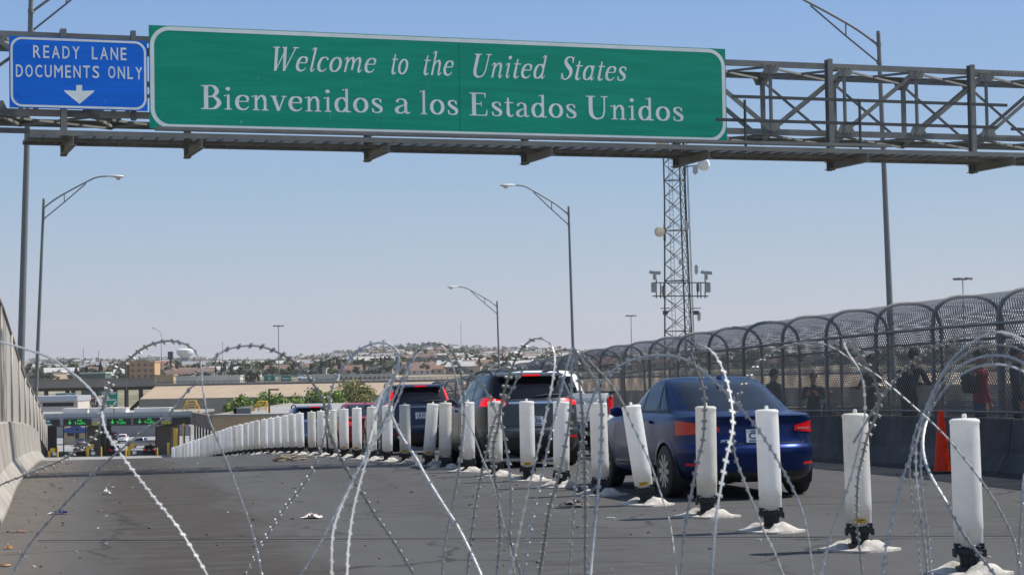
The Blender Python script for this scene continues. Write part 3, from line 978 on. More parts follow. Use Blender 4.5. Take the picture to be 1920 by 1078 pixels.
ws = thing('welcome_sign', 'huge green highway sign with white serif lettering on the gantry', 'road sign', G0, gang)
mb = MB()
seam = sx(862)
for a, b in ((0, seam - .004), (seam + .004, GW)):
    mb.box(((a + b) / 2, 0.02, GH / 2), (b - a, 0.04, GH))
mb.build('sign_panel', sign_green, ws)
mb = MB()
for z in (.25, .95, 1.65): mb.box((GW / 2, .075, z), (GW - .2, .06, .07))
mb.build('stiffener', sign_back, ws)
mb = MB()
ring(mb, rrect(.015, .012, GW - .015, GH - .012, .36), rrect(.09, .085, GW - .09, GH - .085, .285), -0.001)
mb.build('sign_border', sign_white, ws)
mb = MB()
def word(wd, xa, ya, xb, yb, cap_px, it):             # baseline from pixel (xa, ya) to (xb, yb)
    a, b = sg(xa, ya), sg(xb, yb)
    cap = sg(xa, ya - cap_px)[1] - a[1]
    serif_word(mb, wd, a[0], b[0], a[1], b[1], cap, it)
word('Welcome', 507, 133, 707, 137.2, 45, True)
word('to', 731, 139.5, 767, 140.3, 46, True)
word('the', 791, 141, 852, 142.5, 45, True)
word('United', 882, 145, 1029, 148.4, 44, True)
word('States', 1050, 149.5, 1176, 152.5, 43.5, True)
word('Bienvenidos', 380, 205, 715.5, 212.5, 45, False)
word('a', 741, 213, 767, 213.8, 45, False)
word('los', 790, 214.5, 857, 216.2, 44.5, False)
word('Estados', 883, 217, 1079, 222.3, 43, False)
word('Unidos', 1101, 223, 1279.5, 228, 43, False)
mb.build('lettering', sign_white, ws)

bs_a, bs_b, bs_t = sg(18, 202.5, -.03), sg(277, 207.5, -.03), sg(148, 72.5, -.03)
BW, BH = bs_b[0] - bs_a[0], bs_t[1] - (bs_a[1] + bs_b[1]) / 2
bs = thing('lane_sign', 'blue highway sign reading ready lane documents only with a white arrow', 'road sign', G0 + GU * bs_a[0] + GN * .03 + Vector((0, 0, (bs_a[1] + bs_b[1]) / 2)), gang)
mb = MB()
mb.box((BW / 2, .02, BH / 2), (BW, .04, BH))
mb.build('sign_panel', sign_blue, bs)
mb = MB()
ring(mb, rrect(.02, .015, BW - .02, BH - .015, .2), rrect(.06, .055, BW - .06, BH - .055, .165), -.001)
mb.build('sign_border', sign_white, bs)
mb = MB()
def bl(px, py):
    q = sg(px, py, -.03)
    return (q[0] - bs_a[0], q[1] - (bs_a[1] + bs_b[1]) / 2)
for s, xa, ya, xb, yb, cp in (('READY', 62.5, 108.5, 149, 111, 23), ('LANE', 172.5, 111.5, 237, 113.5, 23), ('DOCUMENTS', 30, 144.5, 186, 147, 23), ('ONLY', 203, 147, 266.5, 149.5, 22.5)):
    a, b = bl(xa, ya), bl(xb, yb)
    cap = bl(xa, ya - cp)[1] - a[1]
    n = len(s)
    # highway lettering: each letter in its own cell, evenly spaced
    wd = {'M': 1.25, 'N': 1.05, 'O': 1.05, 'I': .3, 'E': .82, 'L': .8, 'Y': 1.0, 'A': 1.08}
    tot = sum(wd.get(c, 1) for c in s) + .42 * (n - 1)
    x = a[0]
    k = (b[0] - a[0]) / tot
    for c in s:
        w_ = wd.get(c, 1) * k
        zb = a[1] + (b[1] - a[1]) * (x - a[0]) / (b[0] - a[0])
        text_box(mb, c, x, x + w_, zb, zb + cap, -.001, bold=.003)
        x += w_ + .42 * k
mb.build('lettering', sign_white, bs)
mb = MB()
ar = [bl(*p) for p in ((143, 160), (154, 160), (154, 171), (176, 170), (176.5, 172.5), (149, 195.5), (120.5, 172), (121, 169.5), (143, 171))]
for tri in ((0, 1, 2, 8), (2, 3, 4, 5), (5, 6, 7, 8), (2, 5, 8)):
    mb.add([(ar[i][0], -.001, ar[i][1]) for i in tri], [tuple(range(len(tri)))])
mb.build('arrow', sign_white, bs)

# ---- the truss
gt = thing('sign_gantry', 'galvanised steel truss gantry spanning the road with a catwalk under its signs', 'gantry', G0, gang)
YF, YB = 0.42, 1.92
ZT, ZB = sg(1367, 118, YF)[1], sg(1367, 246, YF)[1]
XL, XR = -4.6, 20.6
def part(nm, fn, m=galv, **k):
    q = MB()
    fn(q)
    if not q.v: return
    return q.build(nm, m, gt, **k)
for nm_y in (YF, YB):
    for z in (ZT, ZB):
        def ch(q):
            q.bar((XL, nm_y, z), (XR, nm_y, z), .012, .13)
            q.bar((XL, nm_y + (.055 if nm_y == YF else -.055), z + .06), (XR, nm_y + (.055 if nm_y == YF else -.055), z + .06), .11, .012)
        part('chord', ch)
xn = sx(1444, YF)
pan = sx(1716, YF) - sx(1581, YF)
nodes = [k for k in range(-30, 30) if XL + .2 < xn + k * pan < XR - .2]
for y in (YF, YB):
    sgn = -1 if y == YF else 1
    for k in nodes:
        def vert(q):
            x = xn + k * pan + (0 if y == YF else .55)
            if x > XR: return
            q.bar((x, y, ZB), (x, y, ZT), .07, .01)
            q.bar((x + .037, y + .04 * -sgn, ZB), (x + .037, y + .04 * -sgn, ZT), .01, .08)
        part('vertical', vert)
    for k in nodes:
        def diag(q):
            x = xn + k * pan + (0 if y == YF else .55)
            tgt = x + pan if (k >= 0) == (y == YF) or k >= 0 else x - pan
            if k < 0: tgt = x - pan
            if not XL < tgt < XR: return
            yo = y + sgn * .012
            q.bar((x, yo, ZB + .05), (tgt, yo, ZT - .06), .012, .078, (1, 0, 0))
            if y == YB: q.bar((tgt, yo + .03, ZB + .05), (x, yo + .03, ZT - .06), .012, .06, (1, 0, 0))
            if k == 0: q.bar((x, yo + sgn * .013, ZB + .05), (x - pan, yo + sgn * .013, ZT - .06), .012, .10, (1, 0, 0))
        part('diagonal', diag)
    for k in nodes:
      for z, s_ in ((ZT, -1), (ZB, 1)):
        def gus(q):
            x = xn + k * pan + (0 if y == YF else .55)
            if x > XR: return
            yo = y + sgn * .026
            if True:
                q.prism([(x - .2, z), (x + .24, z), (x + .15, z + s_ * .2), (x - .1, z + s_ * .2)], lambda p: (p[0], yo, p[1]), lambda p: (p[0], yo + .012, p[1]))
                for b_ in range(4): q.box((x - .14 + b_ * .09, yo + sgn * .02, z + s_ * .03), (.028, .035, .028))
        part('gusset_plate', gus)
for z in (ZT, ZB):
    for k in nodes:
        def cross(q):
            x = xn + k * pan
            q.bar((x, YF, z - .03), (x + .55, YB, z - .03), .06, .05)
            xb = x - pan + .55
            if xb > XL: q.bar((x, YF, z - .05), (xb, YB, z - .05), .055, .045)
            if x + pan + .55 < XR: q.bar((x, YF, z - .07), (x + pan + .55, YB, z - .07), .05, .04)
        part('cross_brace', cross)
for x0 in (sx(1895, YF), sx(1000, YF)):
    for z in (ZT, ZB):
        def spl(q):
            q.box((x0, YF - .02, z), (.9, .014, .11))
            for b_ in range(10): q.box((x0 - .4 + b_ * .09, YF - .035, z), (.03, .03, .03))
        part('splice_plate', spl)
for x in (XL, XR):
    for y in (YF, YB):
        def cols(q):
            zb = -(G0.z - (zroad(33) - 1.0)) if x < 0 else GROUND - G0.z
            q.cyl((x, y, zb), (x, y, ZT + .3), .19, n=16)
        part('column', cols, smooth=True, sharp=40)
# uprights, brackets, catwalk
upx = [sx(120, .2, 250), sx(352, .2, 255), sx(690, .2, 262), sx(985, .2, 270), sx(1270, .2, 275), sx(1557, .2, 200), sx(1824, .2, 210)]
upx += [upx[-1] + 3.0, upx[-1] + 6.0]
ZD = -0.31
for i, x in enumerate(upx):
    top = ZT + .12 if i > 4 else (ZT + .1 if i == 0 else ZB + .3)
    part('upright', lambda q: q.ibeam((x, .24, ZD - .2), (x, .24, top), .11, .16, (0, 1, 0)))
    part('bracket', lambda q: q.ibeam((x, .42, ZD - .09), (x, -1.30, ZD - .09), .11, .17))
ux2 = sx(250, .2, 80)
part('upright', lambda q: q.ibeam((ux2, .24, ZB - .12), (ux2, .24, ZT + .12), .09, .12, (0, 1, 0)))
CW0, CW1 = sx(50, -.6, 262), XR - 1
grating = chain_link('steel_grating', (0.13, 0.135, 0.135), 0.11, 0.6)
def deck(q):
    q.grid(lambda u, v: (CW0 + (CW1 - CW0) * u, -1.16 + 1.36 * v, ZD + .03), 2, 1, lambda u, v: ((CW1 - CW0) * u, 1.36 * v))
part('catwalk_grating', deck, grating)
def fas(q):
    q.bar((CW0, -1.18, ZD + .045), (CW1, -1.18, ZD + .045), .03, .09)
    q.bar((CW0, -.62, ZD - .01), (CW1, -.62, ZD - .01), .05, .06)
    q.bar((CW0, .16, ZD + .02), (CW1, .16, ZD + .02), .05, .085)
    for k in range(int((CW1 - CW0) / .28)):
        q.bar((CW0 + k * .28, -1.16, ZD + .012), (CW0 + k * .28, .16, ZD + .012), .02, .03)
part('catwalk_beams', fas)
part('catwalk_stub', lambda q: q.bar((XL, -.9, ZD + .1), (CW0 + .02, -.9, ZD + .1), .06, .09), galv_dark)
def lrail(q):
    a, b = sx(290, -1.0, 255), sx(1660, -1.0, 290)
    q.bar((a, -1.05, ZD + .165), (b, -1.05, ZD + .165), .09, .05)
    q.bar((a, -1.24, ZD + .165), (b, -1.24, ZD + .165), .03, .05)
part('light_rail', lrail)
def hr(q, pa, pb):
    a, b = sg(*pa, -1.1), sg(*pb, -1.1)
    z = (a[1] + b[1]) / 2
    q.bar((a[0], -1.1, z), (b[0], -1.1, z), .04, .06)
part('handrail', lambda q: hr(q, (1373, 181), (1888, 198)), galv_dark)
part('handrail', lambda q: hr(q, (1343, 224), (1870, 240)), galv_dark)
part('handrail', lambda q: hr(q, (1896, 241), (2300, 255)), galv_dark)
for px in (1395, 1610, 1817, 2030):
    a = sg(px, 188, -1.1)
    part('handrail_post', lambda q: q.bar((a[0], -1.13, ZD + .09), (a[0], -1.13, a[1]), .035, .05, (0, 1, 0)), galv_dark)
# ================================================================== vehicles
def paint(name, col, metal=0.45, rough=0.32): return mat(name, col, rough, metal, 0.0, coat=.22, spec=.3)
lamp_red = mat('red_lamp_plastic', (0.52, 0.003, 0.006), 0.22, 0, 0, coat=.15)
lamp_lit = emit('lit_brake_lamp', (0.9, 0.004, 0.006), .5)
lamp_clear = mat('clear_lamp', (0.42, 0.12, 0.12), 0.2, 0.1, 0, coat=1)
plate_m = mat('plate_white', (0.75, 0.76, 0.74), 0.4, 0, 0.05)
plate_ink = mat('plate_ink', (0.03, 0.05, 0.12), 0.5, 0, 0)
rim_m = mat('alloy_rim', (0.5, 0.51, 0.53), 0.28, 0.9, 0)
class Shape:
    def __init__(self, tab, nx, my, nx2=None, my2=None, zsw=9):
        self.T = tab
        self.c = [[(r[0], r[i]) for r in tab] for i in (1, 2, 3)]
        self.nx, self.my, self.nx2, self.my2, self.zsw = nx, my, nx2 or nx, my2 or my, zsw
    def at(self, z):
        w, a, b = (pchip(c, z) for c in self.c)
        f = min(1, max(0, (z - self.zsw + .03) / .06))
        return w, (a + b) / 2, (b - a) / 2, self.nx + (self.nx2 - self.nx) * f, self.my + (self.my2 - self.my) * f
    def side(self, y, z):
        w, c, l, n, m = self.at(z)
        return w * max(0, 1 - min(1, abs((y - c) / l)) ** m) ** (1 / n)
    def end(self, x, z, s):
        w, c, l, n, m = self.at(z)
        return c + s * l * max(0, 1 - min(1, abs(x / w)) ** n) ** (1 / m)
    def outline(self, z, N):
        w, c, l, n, m = self.at(z)
        out = []
        for k in range(N):
            a = 2 * math.pi * (k + .5) / N
            ca, sa = math.cos(a), math.sin(a)
            out.append((w * math.copysign(abs(ca) ** (2 / n), ca), c + l * math.copysign(abs(sa) ** (2 / m), sa), z))
        return out
def body_mesh(name, S, m, parent, wheels=(), ra=.36, N=160, nz=44, topmat=None):
    z0, z1 = S.T[0][0], S.T[-1][0]
    zs = sorted(set([round(z0 + (z1 - z0) * k / nz, 3) for k in range(nz + 1)] + [r[0] for r in S.T]))
    mb = MB()
    vs = []
    for z in zs: vs += S.outline(z, N)
    fs = []
    for i in range(len(zs) - 1):
        for k in range(N):
            f = (i * N + k, i * N + (k + 1) % N, (i + 1) * N + (k + 1) % N, (i + 1) * N + k)
            c = [sum(vs[q][j] for q in f) / 4 for j in range(3)]
            w = S.at(c[2])[0]
            if any((c[1] - yw) ** 2 + (c[2] - zw) ** 2 < (ra + .03) ** 2 and abs(c[0]) > w * .72 for yw, zw in wheels): continue
            fs.append(f)
    fs.append(tuple(reversed(range(N))))
    mb.add(vs, fs)
    mb.mi = 1 if topmat else 0
    mb.add([vs[(len(zs) - 1) * N + k] for k in range(N)], [tuple(range(N))])
    o = mb.build(name, [m, topmat] if topmat else m, parent, True, 38)
    return o
def sp_(mb, S, sgn, q, off=.006, nu=10, nv=6):
    def f(u, v):
        y = (q[0][0] * (1 - u) + q[1][0] * u) * (1 - v) + (q[3][0] * (1 - u) + q[2][0] * u) * v
        z = (q[0][1] * (1 - u) + q[1][1] * u) * (1 - v) + (q[3][1] * (1 - u) + q[2][1] * u) * v
        return (sgn * (S.side(y, z) + off), y, z)
    mb.grid(f, nu, nv)
def ep(mb, S, sgn, q, off=.006, nu=14, nv=8):
    def f(u, v):
        x = (q[0][0] * (1 - u) + q[1][0] * u) * (1 - v) + (q[3][0] * (1 - u) + q[2][0] * u) * v
        z = (q[0][1] * (1 - u) + q[1][1] * u) * (1 - v) + (q[3][1] * (1 - u) + q[2][1] * u) * v
        return (x, S.end(x, z, sgn) + sgn * off, z)
    mb.grid(f, nu, nv)
def mk(nm, m, par, fn, smooth=True):
    mb = MB()
    fn(mb)
    return mb.build(nm, m, par, smooth, 40)
def wheel(par, x, y, r, wd, spokes=10):
    s = 1 if x > 0 else -1
    w = bpy.data.objects.new('wheel', None)
    COL.objects.link(w)
    w.parent = par
    w.location = (x, y, r)
    tp = [(r * .66, -wd / 2), (r * .88, -wd / 2), (r * .97, -wd * .42), (r, -wd * .25), (r, wd * .25), (r * .97, wd * .42), (r * .88, wd / 2), (r * .66, wd / 2)]
    mk('tyre', black_rubber, w, lambda q: q.lathe(tp, 36, axis='x', cap=False))
    def rim(q):
        q.lathe([(r * .67, -wd * .3), (r * .68, wd * .44 * s), (r * .62, wd * .46 * s), (r * .60, wd * .3 * s)], 32, axis='x', cap=False)
        for k in range(spokes):
            a = 2 * math.pi * k / spokes
            p0, p1 = Vector((s * wd * .40, math.cos(a) * r * .12, math.sin(a) * r * .12)), Vector((s * wd * .42, math.cos(a) * r * .64, math.sin(a) * r * .64))
            q.bar(p0, p1, .055 * r / .32, .03, (1, 0, 0))
        q.lathe([(.01, s * wd * .44), (r * .2, s * wd * .43), (r * .2, s * wd * .3)], 16, axis='x')
    mk('rim', rim_m, w, rim, False)
    mk('brake_disc', galv_dark, w, lambda q: q.lathe([(.02, s * wd * .1), (r * .6, s * wd * .1), (r * .6, s * wd * .05)], 24, axis='x'))
def wells(par, S, wheels, ra, m_lip):
    for yw, zw in wheels:
        for s in (-1, 1):
            def f(q):
                xo = S.side(yw, zw + .2) - .02
                n = 24
                a0 = R(-25)
                vs = []
                for xx in (xo, .38):
                    vs += [(s * xx, yw + (ra + .035) * math.cos(a0 + (math.pi - 2 * a0) * k / n), zw + (ra + .035) * math.sin(a0 + (math.pi - 2 * a0) * k / n)) for k in range(n + 1)]
                q.add(vs, [(k, k + 1, n + 2 + k, n + 1 + k) for k in range(n)])
                q.add([vs[n + 1 + k] for k in range(n + 1)], [tuple(range(n + 1))])
            mk('wheel_well', trim_black, par, f)
            def g(q):
                n = 26
                a0 = R(-14)
                def h(u, v):
                    a = a0 + (math.pi - 2 * a0) * u
                    rr = ra - .008 + .07 * v
                    y, z = yw + rr * math.cos(a), max(S.T[0][0] + .005, zw + rr * math.sin(a))
                    return (s * (S.side(y, z) + .009 * (1 - v * .8)), y, z)
                q.grid(h, n, 3)
            mk('wheel_arch', m_lip, par, g)
def plate(par, c, txt, tilt=0.0):
    p = mk('licence_plate', plate_m, par, lambda q: q.box((0, 0, 0), (.31, .012, .155)), False)
    p.location = c
    p.rotation_euler = (tilt, 0, 0)
    def f(q):
        text_box(q, txt, -.12, .12, -.035, .04, -.008, bold=.004)
        q.box((0, -.0075, .058), (.2, .003, .012))
        q.box((0, -.0075, -.058), (.24, .003, .014))
    mk('lettering', plate_ink, p, f, False)
def mirror(par, S, m, y, z):
    for s in (-1, 1):
        x = S.side(y, z)
        def f(q):
            t_ = MB()
            t_.lathe([(.02, -.05), (.085, -.045), (.10, -.01), (.095, .04), (.05, .075), (.01, .085)], 16, axis='y')
            q.add([(s * (x + .11) + v[0], y + v[1], z + .03 + v[2] * .68) for v in t_.v], t_.f)
            q.bar((s * (x - .02), y + .02, z - .01), (s * (x + .08), y + .01, z + .01), .05, .04)
        mk('mirror', m, par, f)

# ---------------------------------------------------------------- sedan
def sedan(nm, label, m, group='cars queuing in the right hand lanes', txt='CZA', badge=None, lit=False):
    root = thing(nm, label, 'car', (0, 0, 0), 0, group)
    T = [(.20, .72, -.78, 3.42), (.24, .81, -.88, 3.52), (.32, .86, -.945, 3.6), (.45, .883, -.965, 3.63), (.56, .889, -.975, 3.63), (.60, .889, -.965, 3.61), (.64, .886, -.93, 3.58),
         (.74, .884, -.90, 3.50), (.86, .875, -.895, 3.3), (.94, .855, -.905, 2.95), (.975, .82, -.915, 2.68), (.992, .795, -.88, 2.5), (1.004, .78, -.62, 2.38),
         (1.018, .765, -.40, 2.28), (1.10, .735, -.19, 2.08), (1.20, .70, .06, 1.86), (1.30, .655, .30, 1.63), (1.37, .615, .50, 1.44), (1.41, .575, .66, 1.30), (1.437, .50, .80, 1.18), (1.45, .2, .95, 1.05)]
    S = Shape(T, 3.0, 7, 3.2, 5.0, 1.01)
    wh = ((0, .32), (2.65, .32))
    body_mesh('body', S, m, root, wh, .35)
    wells(root, S, wh, .35, m)
    for x in (-.795, .795):
        for y, _ in wh: wheel(root, x, y, .317, .205)
    for s in (-1, 1):
        mk('side_window', glass_dark, root, lambda q: sp_(q, S, s, [(1.31, 1.03), (2.13, 1.03), (1.56, 1.345), (1.30, 1.365)]))
        mk('side_window', glass_dark, root, lambda q: sp_(q, S, s, [(.58, 1.04), (1.23, 1.03), (1.23, 1.367), (.76, 1.35)]))
        mk('side_window', glass_dark, root, lambda q: sp_(q, S, s, [(.27, 1.06), (.53, 1.042), (.71, 1.338), (.62, 1.29)]))
        mk('window_trim', trim_black, root, lambda q: (sp_(q, S, s, [(.20, 1.018), (2.2, 1.012), (2.2, 1.03), (.2, 1.045)], .009, 16, 2),
                                                       sp_(q, S, s, [(1.22, 1.03), (1.33, 1.03), (1.32, 1.37), (1.22, 1.37)], .004, 3, 6)))
        mk('door_seam', trim_black, root, lambda q: (sp_(q, S, s, [(1.245, .36), (1.257, .36), (1.257, 1.0), (1.245, 1.0)], .002, 1, 12), sp_(q, S, s, [(.37, .62), (.382, .62), (.55, 1.0), (.538, 1.0)], .002, 1, 8),
                                                     sp_(q, S, s, [(2.28, .36), (2.292, .36), (2.2, .98), (2.188, .98)], .002, 1, 8)))
        mk('side_skirt', m, root, lambda q: sp_(q, S, s, [(.42, .27), (2.25, .27), (2.25, .36), (.42, .36)], .016, 16, 2))
        for y in (.55, 1.45):
            mk('door_handle', m, root, lambda q: q.bar((s * (S.side(y, .90) + .02), y, .90), (s * (S.side(y + .2, .9) + .02), y + .2, .905), .03, .035))
        mk('tail_light', lamp_lit if lit else lamp_red, root, lambda q: (ep(q, S, -1, [(s * .46, .80), (s * .85, .755), (s * .84, .925), (s * .47, .86)][::s], .012, 14, 6)))
        mk('reversing_light', lamp_clear, root, lambda q: ep(q, S, -1, [(s * .50, .815), (s * .73, .80), (s * .70, .835), (s * .50, .835)][::s], .017, 6, 2))
        mk('reflector', lamp_red, root, lambda q: ep(q, S, -1, [(s * .56, .395), (s * .80, .40), (s * .80, .43), (s * .57, .425)][::s], .008, 6, 2))
    mk('rear_window', glass_dark, root, lambda q: ep(q, S, -1, [(.69, 1.035), (-.69, 1.035), (-.57, 1.39), (.57, 1.39)], .006, 18, 10))
    mk('windshield', glass_dark, root, lambda q: ep(q, S, 1, [(-.62, 1.05), (.62, 1.05), (.5, 1.37), (-.5, 1.37)], .006, 18, 10))
    mk('lower_bumper', trim_black, root, lambda q: ep(q, S, -1, [(.72, .21), (-.72, .21), (-.80, .33), (.80, .33)], .008, 20, 4))
    mk('boot_seam', trim_black, root, lambda q: (ep(q, S, -1, [(.60, .655), (-.60, .655), (-.60, .664), (.60, .664)], .004, 20, 1), ep(q, S, -1, [(.612, .66), (.60, .66), (.50, .80), (.512, .80)], .004, 1, 4),
                                                 ep(q, S, -1, [(-.60, .66), (-.612, .66), (-.512, .80), (-.50, .80)], .004, 1, 4)))
    mk('plate_recess', m, root, lambda q: ep(q, S, -1, [(.33, .835), (-.33, .835), (-.35, .86), (.35, .86)], .02, 8, 2))
    plate(root, (0, S.end(0, .74, -1) - .012, .745), txt, R(-6))
    if badge:
        mk('lettering', chrome, root, lambda q: text_box(q, badge, -.46, -.27, .675, .705, 0, fn=lambda x, z: (x, S.end(x, z, -1) - .006, z), bold=.002), False)
    mirror(root, S, m, 2.0, .98)
    mk('headlight', lamp_clear, root, lambda q: [ep(q, S, 1, [(-s * .5, .62), (s * .84, .64) if s > 0 else (-s * .84, .64), (s * .82, .74) if s > 0 else (-s * .82, .74), (-s * .5, .70)], .006) for s in (1,)])
    mk('shark_fin', m, root, lambda q: q.prism([(.42, 1.40), (.62, 1.425), (.50, 1.47), (.46, 1.47)], lambda p: (-.015, *p), lambda p: (.015, *p)))
    return root, S
# ---------------------------------------------------------------- tall five-door car
def suv(nm, label, m, h=1.0, style='wide', txt='', lit=True, group='cars queuing in the right hand lanes', rails=True):
    root = thing(nm, label, 'car', (0, 0, 0), 0, group)
    T = [(.22, .74, -.70, 3.42), (.28, .85, -.86, 3.52), (.40, .90, -.93, 3.58), (.58, .92, -.95, 3.6), (.64, .92, -.945, 3.58), (.68, .918, -.90, 3.54), (.85, .918, -.885, 3.36), (1.0, .905, -.87, 2.95),
         (1.08, .885, -.86, 2.55), (1.13, .86, -.85, 2.3), (1.17, .835, -.83, 2.2), (1.3, .79, -.755, 1.93), (1.44, .735, -.665, 1.6), (1.54, .69, -.59, 1.33), (1.595, .655, -.54, 1.14), (1.63, .59, -.42, .95), (1.65, .46, -.2, .78), (1.658, .2, .0, .6)]
    T = [(z * h, *r) for z, *r in T]
    S = Shape(T, 3.4, 8, 3.6, 7, 1.14 * h)
    wh = ((0, .34), (2.66, .34))
    body_mesh('body', S, m, root, wh, .385)
    wells(root, S, wh, .385, trim_black if style == 'wide' else m)
    for x in (-.82, .82):
        for y, _ in wh: wheel(root, x, y, .345, .225, 6)
    H = h
    for s in (-1, 1):
        mk('side_window', glass_dark, root, lambda q: sp_(q, S, s, [(1.33, 1.17 * H), (2.08, 1.17 * H), (1.42, 1.53 * H), (1.31, 1.54 * H)]))
        mk('side_window', glass_dark, root, lambda q: sp_(q, S, s, [(.38, 1.18 * H), (1.26, 1.17 * H), (1.25, 1.54 * H), (.46, 1.53 * H)]))
        mk('side_window', glass_dark, root, lambda q: sp_(q, S, s, [(-.42, 1.24 * H), (.30, 1.185 * H), (.38, 1.525 * H), (-.25, 1.46 * H)]))
        mk('door_seam', trim_black, root, lambda q: (sp_(q, S, s, [(1.275, .40), (1.287, .40), (1.287, 1.13 * H), (1.275, 1.13 * H)], .002, 1, 12),
                                                     sp_(q, S, s, [(.40, .74), (.412, .74), (.40, 1.13 * H), (.388, 1.13 * H)], .002, 1, 8)))
        mk('side_cladding', trim_black, root, lambda q: sp_(q, S, s, [(.42, .26), (2.24, .26), (2.24, .42), (.42, .42)], .012, 16, 2))
        for y in (.52, 1.5):
            mk('door_handle', m, root, lambda q: q.bar((s * (S.side(y, 1.0 * H) + .02), y, 1.0 * H), (s * (S.side(y + .2, H) + .02), y + .2, 1.0 * H), .03, .035))
        lm = lamp_lit if lit else lamp_red
        if style == 'wide':
            mk('tail_light', lm, root, lambda q: (ep(q, S, -1, [(s * .47, 1.09), (s * .875, 1.06), (s * .80, 1.22), (s * .50, 1.165)][::s], .016, 14, 6),
                                                  sp_(q, S, s, [(-.74, 1.075), (-.45, 1.12), (-.47, 1.17), (-.70, 1.21)][::s], .014, 6, 5)))
            mk('reversing_light', lamp_clear, root, lambda q: ep(q, S, -1, [(s * .52, 1.105), (s * .72, 1.09), (s * .70, 1.13), (s * .52, 1.135)][::s], .021, 6, 2))
        else:
            mk('tail_light', lm, root, lambda q: (ep(q, S, -1, [(s * .70, 1.0 * H), (s * .87, .98 * H), (s * .80, 1.26 * H), (s * .70, 1.24 * H)][::s], .016, 6, 8),
                                                  ep(q, S, -1, [(s * .69, 1.22 * H), (s * .785, 1.22 * H), (s * .68, 1.54 * H), (s * .615, 1.54 * H)][::s], .016, 6, 10)))
        mk('reflector', lamp_red, root, lambda q: ep(q, S, -1, [(s * .62, .50), (s * .80, .505), (s * .80, .54), (s * .62, .535)][::s], .008, 6, 2))
        if rails:
            mk('roof_rail', trim_black, root, lambda q: q.tube([(s * .60, -.30, 1.60 * H), (s * .61, -.18, 1.675 * H), (s * .62, .4, 1.70 * H), (s * .62, 1.0, 1.68 * H), (s * .60, 1.18, 1.60 * H)], .022, 8))
    mk('rear_window', glass_dark, root, lambda q: ep(q, S, -1, [(.70, 1.20 * H), (-.70, 1.20 * H), (-.60, 1.545 * H), (.60, 1.545 * H)], .009, 20, 10))
    mk('windshield', glass_dark, root, lambda q: ep(q, S, 1, [(-.70, 1.19 * H), (.70, 1.19 * H), (.60, 1.56 * H), (-.60, 1.56 * H)], .006, 18, 10))
    mk('roof_spoiler', m, root, lambda q: q.prism([(-.72, 1.575 * H), (-.45, 1.60 * H), (-.40, 1.64 * H), (-.68, 1.605 * H)], lambda p: (-.58, *p), lambda p: (.58, *p)))
    mk('brake_light', lamp_lit if lit else lamp_red, root, lambda q: q.box((0, -.725, 1.592 * H), (.30, .02, .03)), False)
    mk('chrome_strip', chrome, root, lambda q: ep(q, S, -1, [(.44, 1.10 * H), (-.44, 1.10 * H), (-.44, 1.135 * H), (.44, 1.135 * H)], .016, 14, 2))
    mk('lower_bumper', trim_black, root, lambda q: ep(q, S, -1, [(.78, .23), (-.78, .23), (-.84, .52), (.84, .52)], .010, 20, 5))
    mk('tailgate_seam', trim_black, root, lambda q: (ep(q, S, -1, [(.66, .715), (-.66, .715), (-.66, .727), (.66, .727)], .004, 20, 1)))
    mk('wiper', trim_black, root, lambda q: q.tube([(.05, S.end(.05, 1.225 * H, -1) - .02, 1.225 * H), (.25, S.end(.25, 1.245 * H, -1) - .03, 1.245 * H), (.52, S.end(.52, 1.25 * H, -1) - .02, 1.25 * H)], .013, 6))
    pz = .80 if style == 'wide' else .96
    plate(root, (0, S.end(0, pz, -1) - .014, pz), txt, R(-3))
    mirror(root, S, m, 1.98, 1.13 * H)
    return root, S
